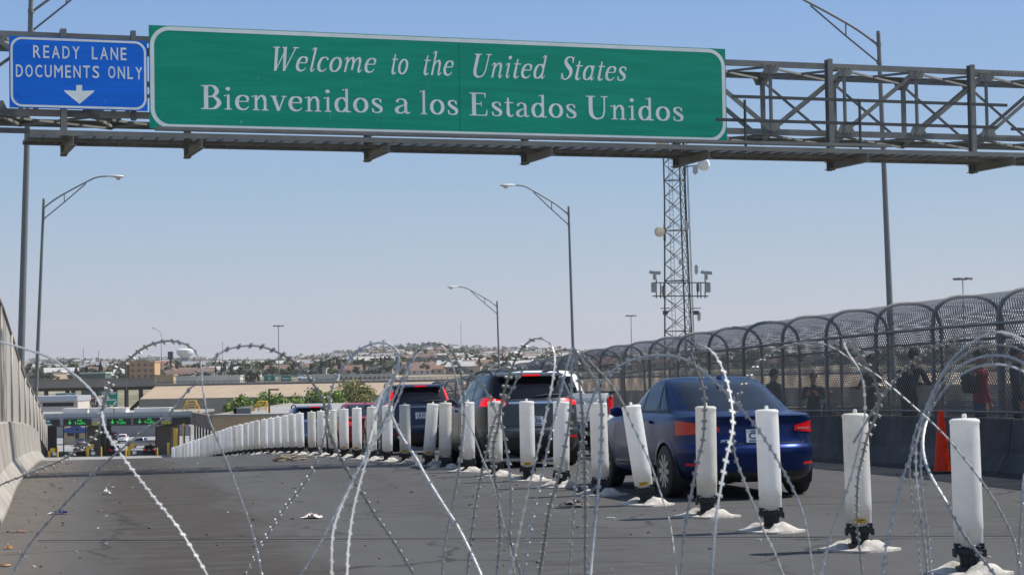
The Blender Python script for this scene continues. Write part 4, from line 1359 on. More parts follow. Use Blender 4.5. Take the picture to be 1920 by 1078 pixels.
# ---------------------------------------------------------------- pickup
def pickup(nm, label, m, group='cars queuing in the right hand lanes'):
    root = thing(nm, label, 'pickup truck', (0, 0, 0), 0, group)
    T = [(.42, .88, -1.22, 4.45), (.50, .97, -1.28, 4.55), (.70, 1.0, -1.28, 4.6), (1.0, 1.005, -1.26, 4.5), (1.12, 1.0, -1.25, 4.2), (1.20, .99, -1.25, 3.6), (1.26, .985, -1.245, 3.1), (1.315, .97, -1.24, 2.9)]
    S = Shape(T, 7, 14)
    wh = ((0, .40), (3.56, .40))
    body_mesh('body', S, m, root, wh, .45, topmat=trim_black)
    wells(root, S, wh, .45, m)
    C = Shape([(1.20, .96, .95, 3.15), (1.30, .95, .98, 3.05), (1.5, .89, 1.06, 2.75), (1.7, .82, 1.15, 2.42), (1.80, .76, 1.22, 2.25), (1.86, .66, 1.32, 2.1), (1.885, .4, 1.5, 1.9)], 5, 8)
    body_mesh('cab', C, m, root, N=100, nz=20)
    for x in (-.86, .86):
        for y, _ in wh: wheel(root, x, y, .40, .26, 5)
    for s in (-1, 1):
        mk('side_window', glass_dark, root, lambda q: sp_(q, C, s, [(2.0, 1.34), (2.85, 1.34), (2.32, 1.73), (2.0, 1.74)]))
        mk('side_window', glass_dark, root, lambda q: sp_(q, C, s, [(1.2, 1.34), (1.92, 1.34), (1.92, 1.74), (1.28, 1.74)]))
        mk('tail_light', lamp_red, root, lambda q: (ep(q, S, -1, [(s * .80, .88), (s * .965, .88), (s * .955, 1.24), (s * .80, 1.24)][::s], .014, 6, 8), sp_(q, S, s, [(-1.15, .88), (-.95, .88), (-.95, 1.24), (-1.15, 1.24)][::s], .012, 4, 4)))
        mk('bed_rail', trim_black, root, lambda q: q.bar((s * .90, -1.2, 1.325), (s * .90, .95, 1.325), .12, .03))
    mk('rear_window', glass_dark, root, lambda q: ep(q, C, -1, [(.74, 1.36), (-.74, 1.36), (-.62, 1.74), (.62, 1.74)], .006, 16, 6))
    mk('windshield', glass_dark, root, lambda q: ep(q, C, 1, [(-.8, 1.34), (.8, 1.34), (.66, 1.76), (-.66, 1.76)], .006, 16, 6))
    mk('brake_light', lamp_lit, root, lambda q: q.box((0, 1.18, 1.80), (.34, .04, .035)), False)
    mk('tailgate_seam', trim_black, root, lambda q: (ep(q, S, -1, [(.79, .80), (-.79, .80), (-.79, .812), (.79, .812)], .003, 8, 1), ep(q, S, -1, [(.795, .80), (.783, .80), (.783, 1.28), (.795, 1.28)], .003, 1, 4),
                                                     ep(q, S, -1, [(-.783, .80), (-.795, .80), (-.795, 1.28), (-.783, 1.28)], .003, 1, 4)))
    mk('rear_bumper', trim_black, root, lambda q: (q.box((0, -1.33, .62), (1.9, .18, .22)), q.box((0, -1.30, .45), (.5, .14, .16))), False)
    def emb(q):
        q.prism([(0, .96), (-.07, 1.03), (-.09, 1.12), (-.05, 1.14), (0, 1.125), (.05, 1.14), (.09, 1.12), (.07, 1.03)], lambda p: (p[0], -1.265, p[1]), lambda p: (p[0], -1.283, p[1]))
    mk('emblem', trim_black, root, emb, False)
    plate(root, (.0, -1.43, .62), '78')
    mirror(root, C, trim_black, 2.75, 1.32)
    return root, S
def place(root, t, s, yaw=0.0, dz=0.0):
    root.location = rd(t, s, dz)
    sl_ = (zroad(s + 3) - zroad(s)) / 3
    root.rotation_euler = (math.atan(sl_), 0, TH + yaw)
blue_p = paint('blue_metallic_paint', (0.006, 0.022, 0.105), 0.7, 0.3)
grey_p = paint('dark_grey_paint', (0.08, 0.08, 0.082), 0.6, 0.32)
navy_p = paint('navy_paint', (0.03, 0.042, 0.075), 0.6, 0.3)
red_p = paint('red_paint', (0.32, 0.012, 0.014), 0.1, 0.3)
slate_p = paint('blue_grey_paint', (0.12, 0.17, 0.26), 0.6, 0.3)
white_p = paint('white_car_paint', (0.86, 0.86, 0.85), 0.0, 0.3)
silver_p = paint('silver_paint', (0.45, 0.46, 0.48), 0.7, 0.3)
black_p = paint('black_paint', (0.012, 0.012, 0.014), 0.2, 0.3)
tan_p = paint('tan_paint', (0.45, 0.36, 0.25), 0.3, 0.3)
JET, JS = sedan('sedan', 'dark blue sedan with red tail lamps, nearest car behind the white posts', blue_p, txt='CZA', badge='JETTA')
place(JET, 7.69, 22.35)
GS, GS_ = suv('grey_car', 'dark grey five door car with roof rails and lit wide tail lamps', grey_p, 1.0, 'wide', '2436')
place(GS, 7.52, 33.2)
NV, NV_ = suv('navy_car', 'navy five door car with tall lit lamps beside its rear window', navy_p, 1.06, 'tall', 'UUC')
place(NV, 8.03, 47.6)
PU, PU_ = pickup('pickup_truck', 'white pickup truck with black bumper between the grey car and the blue sedan', white_p)
place(PU, 9.93, 40.4)
RC = dup(JET, 'red sedan mostly hidden behind the white posts, ahead of the navy car')
RC.name = 'red_sedan'
repaint(RC, {'body': red_p, 'wheel_arch': red_p, 'mirror': trim_black, 'tail_light': lamp_lit, 'side_skirt': red_p, 'door_handle': red_p, 'plate_recess': red_p, 'shark_fin': trim_black})
for ch in kids(RC):
    if ch.name.startswith('lettering'): bpy.data.objects.remove(ch)
place(RC, 7.8, 54.4)
BC = dup(GS, 'blue grey car farthest along the queue behind the white posts')
BC.name = 'blue_grey_car'
repaint(BC, {'body': slate_p, 'roof_spoiler': slate_p, 'mirror': slate_p, 'door_handle': slate_p})
place(BC, 7.6, 66.5)
# ================================================================== street lights, tower, pedestrians
def street_light(label, base, top, arm_dir, arm=4.2, lean=(0, 0), r0=.115, full=True):
    o = thing('street_light', label, 'street light', base, 0, 'street lights along the bridge')
    H = top.z - base.z
    tv = Vector((top.x - base.x, top.y - base.y, H))
    a = Vector(arm_dir).normalized()
    mb = MB()
    mb.cyl((0, 0, 0), tv, r0, r0 * .55, 14)
    mb.cyl((0, 0, 0), (0, 0, .25), r0 * 1.8, r0 * 1.8, 12)
    mb.cyl(tv, tv + Vector((0, 0, .12)), r0 * .62, r0 * .5, 10)
    mb.build('pole', pole_mat, o, True, 40)
    def up(x, z): return tv + a * x + Vector((0, 0, z))
    mb = MB()
    p = [up(.05, -.30)] + [up(arm * f, z) for f, z in ((.2, .16), (.45, .64), (.62, .94), (.74, 1.14), (.84, 1.22), (.94, 1.24))]
    q = [Vector(v) for v in cr([tuple(x) for x in p], 5)]
    mb.tube(q, .038, 8)
    mb.tube([up(.05, -.85), up(arm * .30, -.06), up(arm * .62, .87)], .028, 8)
    mb.cyl(up(arm * .30, -.06), up(arm * .30, .36), .022)
    for z in (-.30, -.85): mb.cyl(tv + Vector((0, 0, z - .06)), tv + Vector((0, 0, z + .06)), r0 * .75, n=12)
    mb.build('arm', pole_mat, o, True, 40)
    mb = MB()
    M = Matrix((a, Vector((-a.y, a.x, 0)), Vector((0, 0, 1)))).transposed()
    c = up(arm * .94, 1.24)
    secs = [(-.02, .04, .04, 0), (.15, .09, .06, 0), (.32, .15, .085, -.01), (.55, .17, .10, -.03), (.75, .13, .07, -.03), (.82, .04, .02, -.03)]
    n = 12
    vs = []
    for x, hw, hh, dz in secs:
        for k in range(n):
            q_ = 2 * math.pi * k / n
            vs.append(c + M @ Vector((x, hw * math.cos(q_), dz + hh * math.sin(q_) * (1 if math.sin(q_) > 0 else .55))))
    mb.add(vs, [(i * n + k, i * n + (k + 1) % n, (i + 1) * n + (k + 1) % n, (i + 1) * n + k) for i in range(len(secs) - 1) for k in range(n)] + [tuple(reversed(range(n))), tuple(range(len(vs) - n, len(vs)))])
    lh = mb.build('lamp_head', mat('lamp_grey', (0.5, 0.5, 0.5), 0.5, .2), o, True, 50, fix=True)
    mb = MB()
    mb.lathe([(.02, -.19), (.09, -.17), (.13, -.10), (.14, -.06)], 14, c + a * .52)
    mb.build('lens', mat('lamp_lens', (0.65, 0.63, 0.58), 0.2), lh, True)
    return o
def pole_at(label, pxt, pyt, pxb, pyb, Z, zbase, d, arm=4.2, r0=.115):
    top = at(pxt, pyt, Z)
    b = at(pxb, pyb, Z)
    k = (zbase - top.z) / (b.z - top.z)
    base = Vector((top.x + (b.x - top.x) * k, top.y + (b.y - top.y) * k, zbase))
    return street_light(label, base, top, d, arm, r0=r0)
pole_at('tall grey light pole left of the blue sign, its arm cut by the top edge', 58, 2, 41, 610, 55, zroad(55) - .6, RT, 3.3, .12)
pole_at('grey light pole with cobra head lamp below the blue sign', 82, 377, 71, 650, 95, zroad(95) - .3, RT, 3.3)
street_r = -RT
pole_at('tall light pole behind the gantry truss on the right', 1647, 66, 1668, 560, 60, zroad(60) + .2, street_r, 3.6, .115)
pole_at('light pole with cobra head lamp left of the lattice tower', 1066, 391, 1074, 640, 103, zroad(103), street_r, 3.1, .105)
pole_at('smaller light pole with cobra head lamp above the grey car', 932, 567, 935, 662, 150, zroad(150), street_r, 3.3, .11)
# the parallel bridge those poles stand on
sheet('parallel_bridge', lambda s: 23.5, lambda s: 36.0, 20, 260, 4.0, pave, 0.25, 2, 1.4)
for side, t0 in (('near', 23.7), ('far', 35.4)):
    mb = MB()
    n = 60
    p0 = rd(t0, 90)
    for a, b, z0, z1 in ((0, .4, .2, 1.0), (.1, .3, 1.0, 1.06)):
        mb.grid(lambda u, v: rd(t0 + (a if v in (0, 1) else b) , 22 + 236 * u, z0 if v in (0,) else z1) - p0, n, 1)
        mb.grid(lambda u, v: rd(t0 + a + (b - a) * v, 22 + 236 * u, z1) - p0, n, 1)
        mb.grid(lambda u, v: rd(t0 + b, 22 + 236 * u, z1 - (z1 - z0) * v) - p0, n, 1)
    o = mb.build('bridge_parapet', concrete)
    o.location = p0
    tag(o, 'pale concrete parapet along the %s edge of the neighbouring bridge' % side, 'parapet', 'parapets of the neighbouring bridge')

# ---------------------------------------------------------------- lattice tower
TB = at(1275, 690, 200.0)
TW = thing('lattice_tower', 'steel lattice communications tower with dishes and cameras below the green sign', 'tower', (TB.x, TB.y, GROUND))
zt = at(1275, 196, 200).z - GROUND
def leg(k, z):                                    # three legs, tapering
    hw = 1.95 - .72 * min(1, z / 30)
    cx_ = (z - 24) / 24 * -.12
    return Vector(((-1.45, .42, 1.30)[k] * hw / 1.5 + cx_, (0.3, -1.5, 1.2)[k] * hw / 1.5, z))
mb = MB()
for k in range(3): mb.tube([leg(k, z) for z in (0, 15, 30, zt)], .085, 8)
mb.build('leg_tubes', galv_dark, TW, True)
mb = MB()
z = 0.4
i = 0
while z < zt - 1.6:
    for a in range(3):
        b = (a + 1) % 3
        mb.tube([leg(a, z), leg(b, z + 1.75)], .036, 6)
        mb.tube([leg(b, z), leg(a, z + 1.75)], .036, 6)
        if i % 3 == 0: mb.tube([leg(a, z), leg(b, z)], .045, 6)
    z += 1.75
    i += 1
mb.build('bracing', galv_dark, TW)
mb = MB()
for sx_ in (-.18, .18): mb.tube([leg(0, 1) * .45 + leg(2, 1) * .55 + Vector((sx_ - .65, -.2, 0)), leg(0, zt) * .45 + leg(2, zt) * .55 + Vector((sx_ - .5, -.2, 0))], .025, 6)
for k in range(int((zt - 1) / .42)):
    f = k / int((zt - 1) / .42)
    p = (leg(0, 1) * .45 + leg(2, 1) * .55) * (1 - f) + (leg(0, zt) * .45 + leg(2, zt) * .55) * f
    mb.tube([p + Vector((-.83 + .15 * f, -.2, 0)), p + Vector((-.47 + .15 * f, -.2, 0))], .018, 5)
mb.build('ladder', galv, TW)
mb = MB()
for o_ in (.55, .72, .9, 1.0): mb.tube([leg(1, 1) * .3 + leg(2, 1) * .7 + Vector((o_ - .6, 0, 0)), leg(1, zt) * .3 + leg(2, zt) * .7 + Vector((o_ - .6, 0, 0))], .03, 5)
mb.build('cables', trim_black, TW)
dish_m = mat('dish_cream', (0.62, 0.55, 0.42), 0.6, 0, 0.1, 1)
def tl_(px, py): 
    p = at(px, py, 200)
    return Vector((p.x - TB.x, p.y - TB.y, p.z - GROUND))
def dish(px, py, r, ang, m):
    c = tl_(px, py)
    mb = MB()
    Mz = Matrix.Rotation(ang, 4, 'Z')
    q = MB()
    q.lathe([(.02, -.35), (r * .5, -.30), (r, -.1), (r, .28), (r * .97, .30), (.02, .33)], 22, axis='y')
    mb.add([(Mz @ Vector(v)) + c for v in q.v], q.f)
    d = mb.build('dish_antenna', m, TW, True, 40)
    k = 0 if px < 1270 else 2
    h = MB()
    h.cyl(c, leg(k, c.z), .06)
    h.cyl(leg(k, c.z - .9), leg(k, c.z + .9) , .13)
    h.build('mount', galv_dark, d, True)
dish(1236, 435, .52, R(200), dish_m)
dish(1240, 268, .52, R(185), dish_m)
dish(1319, 309, .62, R(-28), white_paint)
mb = MB()
for py in (531, 556):
    mb.tube([tl_(1222, py) + Vector((0, -1.2, 0)), tl_(1326, py) + Vector((0, -1.2, 0))], .06, 6)
for px in (1229, 1237, 1243, 1306, 1312, 1320):
    mb.tube([tl_(px, 524 if px in (1229, 1320) else 532) + Vector((0, -1.2, 0)), tl_(px, 560) + Vector((0, -1.2, 0))], .06, 6)
mb.build('camera_platform', galv_dark, TW)
for px, s in ((1226, -1), (1322, 1)):
    mb = MB()
    c = tl_(px, 513) + Vector((0, -1.2, 0))
    mb.bar(c + Vector((-.55, 0, .12)), c + Vector((.05, 0, .0)), .3, .3)
    mb.bar(c + Vector((.05, .25, .05)), c + Vector((.62, .25, -.02)), .34, .32)
    mb.cyl(c + Vector((0, 0, -.15)), c + Vector((0, 0, -.7)), .2)
    mb.box(c + Vector((s * .12, 0, -1.5)), (.55, .4, 1.0))
    mb.build('surveillance_camera', mat('camera_grey', (0.32, 0.32, 0.31), .5), TW, False)
for px, py, dy, sz in ((1242, 545, -.9, (.32, .25, .8)), (1307, 540, -.9, (.32, .25, .8)), (1304, 506, -.9, (.32, .25, .8)), (1309, 593, -.9, (.32, .25, .8)), (1275, 493, -1.4, (.5, .3, .45)), (1285, 425, -1.6, (.45, .4, .7)), (1302, 320, -1.0, (.5, .4, .8))):
    mb = MB()
    mb.box(tl_(px, py) + Vector((0, dy, 0)), sz)
    mb.box(tl_(px, py) + Vector((0, dy + sz[1] * .6, 0)), (.12, .2, sz[2] * 1.3))
    mb.build('equipment_box', mat('box_grey', (0.42, 0.42, 0.41), .6), TW)
mb = MB()
for px in (1246, 1303):
    c = tl_(px, 585) + Vector((0, -1.1, 0))
    mb.box(c + Vector((0, 0, .35)), (.95, .5, .08))
    mb.box(c + Vector((0, 0, -.1)), (.5, .4, .42))
    mb.bar(c, leg(0 if px < 1270 else 2, c.z), .06, .06)
mb.build('floodlight', galv_dark, TW)

# ---------------------------------------------------------------- pedestrians behind the mesh
def person(label, p, rz, h, shirt, trousers, hair, skin=(0.36, 0.20, 0.13), arms='down', bag=None, hat=None, lean=0.0):
    root = thing('person', label, 'person', p, rz, 'people on the mesh walkway')
    V = {'pel': (0, 0, .53), 'wai': (0, .0, .62), 'che': (0, .01 + lean * .5, .72), 'nec': (0, .01 + lean, .83), 'hd0': (0, .005 + lean * 1.1, .875), 'hd1': (0, -.012 + lean * 1.1, .93), 'hd2': (0, .005 + lean * 1.1, .985)}
    rad = {'pel': (.092, .066), 'wai': (.080, .056), 'che': (.098, .062), 'nec': (.034, .034), 'hd0': (.038, .042), 'hd1': (.046, .058), 'hd2': (.032, .042)}
    E = [('pel', 'wai'), ('wai', 'che'), ('che', 'nec'), ('nec', 'hd0'), ('hd0', 'hd1'), ('hd1', 'hd2')]
    for s, n in ((-1, 'l'), (1, 'r')):
        V['hip' + n] = (s * .055, 0, .49); rad['hip' + n] = (.055, .058)
        V['kne' + n] = (s * .06, -.015 * s, .27); rad['kne' + n] = (.034, .036)
        V['ank' + n] = (s * .062, .01, .045); rad['ank' + n] = (.022, .024)
        V['toe' + n] = (s * .07, -.09, .018); rad['toe' + n] = (.022, .015)
        V['sho' + n] = (s * .108, .01 + lean, .80); rad['sho' + n] = (.036, .036)
        E += [('pel', 'hip' + n), ('hip' + n, 'kne' + n), ('kne' + n, 'ank' + n), ('ank' + n, 'toe' + n), ('che', 'sho' + n)]
        if arms == 'down': el, wr, hd = (s * .135, .015 + lean * .7, .645), (s * .135, -.03 + lean * .5, .51), (s * .13, -.04 + lean * .5, .475)
        elif arms == 'phone': el, wr, hd = (s * .135, -.01, .65), (s * .06, -.125, .71), (s * .045, -.15, .735)
        else: el, wr, hd = (s * .14, -.06 + lean, .665), (s * .09, -.17 + lean, .66), (s * .08, -.205 + lean, .665)
        V['elb' + n], V['wri' + n], V['han' + n] = el, wr, hd
        rad['elb' + n], rad['wri' + n], rad['han' + n] = (.026, .026), (.017, .016), (.021, .012)
        E += [('sho' + n, 'elb' + n), ('elb' + n, 'wri' + n), ('wri' + n, 'han' + n)]
        d = (Vector(hd) - Vector(wr)).normalized()
        sd = d.cross(Vector((0, 1, 0))).normalized() if abs(d.y) < .8 else Vector((1, 0, 0))
        for f in range(5):
            k1, k2 = '%sf%da' % (n, f), '%sf%db' % (n, f)
            off = sd * ((f - 1.5) * .0105)
            L = (.034, .041, .044, .040, .03)[f] if f < 4 else .026
            if f == 4: off, dd = sd * (-.024), (d * .5 - sd * .8).normalized()
            else: dd = d
            b = Vector(hd) + off + d * (.01 if f < 4 else -.014)
            V[k1] = tuple(b + dd * L * .5); V[k2] = tuple(b + dd * L * .9 + Vector((0, -.008, -.002)))
            rad[k1], rad[k2] = (.0056, .0056), (.0046, .0046)
            E += [('han' + n, k1), (k1, k2)]
    names = list(V)
    me = bpy.data.meshes.new('body')
    me.from_pydata([tuple(c * h for c in V[n]) for n in names], [(names.index(a), names.index(b)) for a, b in E], [])
    tmp = bpy.data.objects.new('body', me)
    COL.objects.link(tmp)
    md = tmp.modifiers.new('skin', 'SKIN')
    md.use_smooth_shade = True
    sd_ = tmp.modifiers.new('sub', 'SUBSURF')
    sd_.levels = sd_.render_levels = 2
    for i, n in enumerate(names):
        me.skin_vertices[0].data[i].radius = (rad[n][0] * h, rad[n][1] * h)
        me.skin_vertices[0].data[i].use_root = (n == 'pel')
    dg = bpy.context.evaluated_depsgraph_get()
    m2 = bpy.data.meshes.new_from_object(tmp.evaluated_get(dg))
    bpy.data.objects.remove(tmp)
    key = '%s' % (shirt,)
    sk, sh, tr, bo = mat('skin%s' % (skin,), skin, .6, 0, .08, 8), mat('cloth%s' % (shirt,), shirt, .9, 0, .2, 12), mat('cloth%s' % (trousers,), trousers, .9, 0, .2, 12), mat('shoe_black', (0.02, 0.02, 0.02), .6)
    m2.materials.clear()
    for q in (sk, sh, tr, bo): m2.materials.append(q)
    for pl in m2.polygons:
        c = pl.center / h
        arm = abs(c.x) > .105
        near_hand = min((c - Vector(V['han' + n])).length for n in 'lr') < .055
        pl.material_index = 0 if (c.z > .835 or near_hand) else (3 if c.z < .045 else (2 if c.z < .52 and not arm else 1))
    b = bpy.data.objects.new('body', m2)
    COL.objects.link(b)
    b.parent = root
    hc = Vector(V['hd1']) * h
    mb = MB()
    for i_, (r_, z_) in enumerate(((.052, .0),)):
        def hf(u, v):
            a, e = 2 * math.pi * u, math.pi * (.0 + .62 * v)
            back = .5 + .5 * math.sin(a)
            lim = e * (0.62 + .5 * back)
            return hc + Vector((.052 * h * math.sin(lim) * math.cos(a), (.066 * math.sin(lim) * math.sin(a) + .006) * h, (.066 * math.cos(lim) + .008) * h))
        mb.grid(hf, 20, 10)
    mb.build('hair', mat('hair%s' % (hair,), hair, .7, 0, .3, 20), root, True)
    mb = MB()
    for s in (-1, 1):
        mb.lathe([(.001, -.003 * h), (.0055 * h, 0), (.001, .003 * h)], 8, hc + Vector((s * .018 * h, -.052 * h, .004 * h)), 'y')
    mb.box(hc + Vector((0, -.05 * h, -.03 * h)), (.022 * h, .006 * h, .004 * h))
    mb.build('eyes_and_mouth', trim_black, root)
    mb = MB()
    mb.prism([(-.008, .006), (.008, .006), (.012, -.014), (-.012, -.014)], lambda q: hc + Vector((q[0] * h, -.05 * h, q[1] * h)), lambda q: hc + Vector((q[0] * .6 * h, -.066 * h, (q[1] * .8 - .003) * h)))
    for s in (-1, 1): mb.lathe([(.001, 0), (.011 * h, .004 * h), (.001, .008 * h)], 8, hc + Vector((s * .046 * h - .004 * h, .004 * h, 0)), 'x')
    mb.build('nose_and_ears', sk, root, True)
    if bag:
        mb = MB()
        vs = []
        def bf(u, v):
            a = 2 * math.pi * u
            e = 2 / 4
            ca, sa = math.cos(a), math.sin(a)
            k = 1 - abs(2 * v - 1) ** 4 * .35
            return Vector((.095 * k * math.copysign(abs(ca) ** e, ca), .105 + lean + .055 * k * math.copysign(abs(sa) ** e, sa), .60 + .2 * v)) * h
        mb.grid(bf, 24, 8)
        bk = mb.build('backpack', mat('bag%s' % (bag,), bag, .8), root, True)
        tag(bk, None)
    if hat:
        mb = MB()
        mb.lathe([(.055 * h, .02 * h), (.056 * h, .045 * h), (.04 * h, .07 * h), (.004, .078 * h)], 18, hc)
        mb.box(hc + Vector((0, -.075 * h, .024 * h)), (.07 * h, .06 * h, .008 * h))
        mb.build('cap', mat('hat%s' % (hat,), hat, .8), root, True)
    return root
def walk_at(px, t):                               # point on the walkway at photo column px, t metres right
    Z = t / (RT.x * (px - 960) / FPX + RT.y)
    s = ts(Vector(((px - 960) / FPX * Z, Z, 0)))[1]
    return rd(t, s, .10)
DK = (0.025, 0.025, 0.028)
person('person with brown hair and dark jacket facing the cars right of the blue sedan', walk_at(1521, 13.75), TH * .2 + R(-20), 1.50, DK, (0.05, 0.055, 0.08), (0.05, 0.03, 0.02), (0.42, 0.22, 0.13), 'phone')
person('person in dark clothes half hidden by the blue sedan rear roof', walk_at(1447, 13.6), R(120), 1.62, (0.03, 0.03, 0.035), DK, (0.02, 0.015, 0.012))
person('person in a brown coat standing beside the fence post', walk_at(1633, 13.4), R(-60), 1.74, (0.10, 0.055, 0.03), (0.06, 0.045, 0.035), (0.02, 0.015, 0.012), arms='hold')
person('person leaning forward in a black jacket with a black backpack', walk_at(1700, 13.5), R(115), 1.80, (0.018, 0.018, 0.02), DK, (0.02, 0.015, 0.012), arms='hold', bag=(0.02, 0.02, 0.022), lean=-.06)
person('person in a red shirt with a dark backpack behind the mesh on the right', walk_at(1834, 13.55), R(100), 1.70, (0.33, 0.015, 0.02), (0.04, 0.06, 0.12), (0.02, 0.015, 0.012), arms='down', bag=(0.05, 0.035, 0.03))
person('person in dark grey clothes and cap at the right edge behind the mesh', walk_at(1904, 13.5), R(80), 1.74, (0.05, 0.055, 0.06), DK, (0.02, 0.015, 0.012), arms='down', hat=(0.03, 0.03, 0.035))
person('small child in an orange hood near the barrier right of the blue sedan', walk_at(1551, 13.3), R(40), 1.12, (0.04, 0.035, 0.04), DK, (0.3, 0.08, 0.03), arms='down')
# ================================================================== terrain and city
ELEV = [(-500, -12.62), (600, -12.62), (760, -8), (900, -4.2), (1050, -2.6), (1500, .8), (2500, 9), (4000, 23), (6000, 45), (7200, 55), (9000, 50), (12000, 20)]
def terr(X, Y):
    e = pchip(ELEV, Y)
    if Y > 900:
        px = CX + FPX * X / max(Y, 1)
        k = min(1, (Y - 900) / 3000)
        e += k * (26 * math.exp(-((px - 790) / 130) ** 2) + 10 * math.exp(-((px - 1010) / 60) ** 2) + 3 * math.sin(px / 47 + Y / 900) + 2 * math.sin(px / 19 - Y / 500)) * (Y / 5200) ** .6
        e -= k * 9 * math.exp(-((px - 470) / 110) ** 2) * (Y / 5200)
    return EYE + e
ter_m = bpy.data.materials.new('desert_ground')
ter_m.use_nodes = True
k = NT(ter_m)
oc = k.n.new('ShaderNodeTexCoord').outputs['Object']
c = k.mix(k.ramp(k.noise(oc, .011, 6, .7), .36, .62), (.30, .235, .165), (.12, .125, .06))
c = k.mix(k.ramp(k.noise(oc, .05, 5, .7), .5, .7), c, (.36, .30, .23))
k.l.new(c, k.n['Principled BSDF'].inputs['Base Color'])
k.n['Principled BSDF'].inputs['Roughness'].default_value = 1
mb = MB()
Ys = [-300, -60, 0, 60, 150, 300, 450, 600] + [600 * (1.035 ** i) for i in range(1, 86)]
nx = 150
for Y in Ys:
    half = max(900, abs(Y) * .62)
    for i in range(nx + 1):
        X = -half + 2 * half * i / nx
        mb.v.append((X, Y, terr(X, Y)))
n1 = nx + 1
for j in range(len(Ys) - 1):
    for i in range(nx):
        mb.f.append((j * n1 + i, j * n1 + i + 1, (j + 1) * n1 + i + 1, (j + 1) * n1 + i)); mb.m.append(0)
tag(mb.build('terrain', ter_m, smooth=True), kind='structure')
mb = MB(); mb.grid(lambda u, v: (-130 + 260 * u, 265 + 240 * v, EYE - 12.6), 2, 2)
tag(mb.build('plaza_pavement', pave), kind='structure')
def hit(px, py):
    r = ray(px, py)
    Z = 640
    while Z < 9000:
        p = CAMP + r * Z
        if p.z <= terr(p.x, p.y): return p
        Z *= 1.006
    return None
def bx(mb, px0, py0, px1, py1, Z, depth):         # block whose front fills a photo rectangle at distance Z
    a, b = at(px0, py0, Z), at(px1, py1, Z)
    lo, hi = at(px0, py1, Z), at(px1, py0, Z)
    z0, z1 = (lo.z + b.z) / 2, (a.z + hi.z) / 2
    x0, x1 = (a.x + lo.x) / 2, (b.x + hi.x) / 2
    y = (a.y + b.y) / 2
    mb.box(((x0 + x1) / 2, y + depth / 2, (z0 + z1) / 2), (x1 - x0, depth, z1 - z0))
    return x0, x1, z0, z1, y
def bt(nm, m, par, px0, py0, px1, py1, Z, depth, ground=False):
    mb = MB()
    e = bx(mb, px0, py0, px1, py1, Z, depth)
    if ground:
        mb = MB()
        x0, x1, z0, z1, y = e
        mb.box(((x0 + x1) / 2, y + depth / 2, (GROUND + z1) / 2), (x1 - x0, depth, z1 - GROUND))
    o = mb.build(nm, m, par)
    return o
stucco = mat('tan_stucco', (0.46, 0.33, 0.19), 0.9, 0, 0.12, .3)
tan_wall = mat('tan_retaining_wall', (0.36, 0.275, 0.19), 0.95, 0, 0.12, .08)
fascia_m = mat('grey_fascia', (0.36, 0.37, 0.37), 0.5, .1, .06, .2)
roof_m = mat('grey_membrane_roof', (0.30, 0.29, 0.27), 0.9, 0, .2, .15)
dark_m = mat('dark_opening', (0.02, 0.02, 0.02), 0.8, 0, .2, 1)
brown_m = mat('brown_soffit', (0.17, 0.125, 0.09), .9, 0, .15, .3)
roof_white = mat('white_roof', (0.72, 0.70, 0.66), .8, 0, .1, .2)
Zc = 300
# ---- port of entry canopy
pc_ = thing('port_canopy', 'long grey inspection canopy with message signs at the foot of the bridge', 'canopy', at(200, 853, Zc))
def rel(o, par):
    for ch in kids(par) if o is None else [o]:
        ch.matrix_parent_inverse = Matrix.Translation(-Vector(par.location))
bt('fascia', fascia_m, pc_, -60, 774.5, 361, 798, Zc, .6)
bt('roof', roof_m, pc_, -60, 775.5, 361, 780, Zc + .6, 22)
bt('soffit', mat('soffit_grey', (0.2, .2, .2), .8), pc_, -60, 790, 361, 797, Zc + .6, 22)
mb = MB()
for px in (105, 161, 214, 247, 301, 320): bx(mb, px - .25, 774.5, px + .25, 798, Zc - .02, .04)
bx(mb, -60, 782, 361, 782.6, Zc - .02, .04)
bx(mb, -60, 797, 361, 799, Zc - .08, .1)
mb.build('fascia_seams', galv_dark, pc_)
for x0, x1 in ((163, 189), (293, 320), (40, 84)):
    bt('pier', mat('pier_brown', (.13, .115, .095), .8), pc_, x0, 799, x1, 840, Zc + 3, 8, True)
for px in (119, 160.5, 197, 292, 356, 346):
    bt('canopy_post', trim_black, pc_, px - .9, 799, px + .9, 840, Zc + 1, .2, True)
vms_m = mat('message_sign_black', (0.015, 0.013, 0.012), .4, 0, .2, 2)
led_g, led_w = emit('green_led', (0.01, .55, .08), .55), emit('pale_led', (.35, .65, .65), .4)
def vms(label, x0, y0, x1, y1, lines, m, arrow):
    o = thing('message_sign', label, 'message sign', at((x0 + x1) / 2, (y0 + y1) / 2, Zc - .3), 0, 'message signs on the canopy fascia')
    mb = MB()
    e = bx(mb, x0, y0, x1, y1, Zc - .3, .28)
    mb.build('sign_case', vms_m, o)
    mb = MB()
    X0, X1, z0, z1, y = e
    W, H = X1 - X0, z1 - z0
    y -= .03
    if arrow:
        cx = X0 + W * .24
        mb.box((cx, y, z0 + H * .55), (.10, .02, H * .62))
        mb.add([(cx - .3, y - .012, z0 + H * .45), (cx + .3, y - .012, z0 + H * .45), (cx, y - .012, z0 + H * .10)], [(0, 2, 1)])
    for s, fx0, fx1, fz0, fz1 in lines:
        text_box(mb, s, X0 + W * fx0, X0 + W * fx1, z0 + H * fz0, z0 + H * fz1, y, bold=.004)
    if lines: mb.build('lettering', m, o)
    rel(None, o)
TR_ = [('All', .50, .66, .60, .92), ('Traffic', .40, .80, .10, .50)]
vms('leftmost message sign with pale words ready lanes', 74, 786.5, 111.5, 798, [('Ready', .1, .55, .55, .9), ('Lanes', .1, .62, .1, .45)], led_w, False)
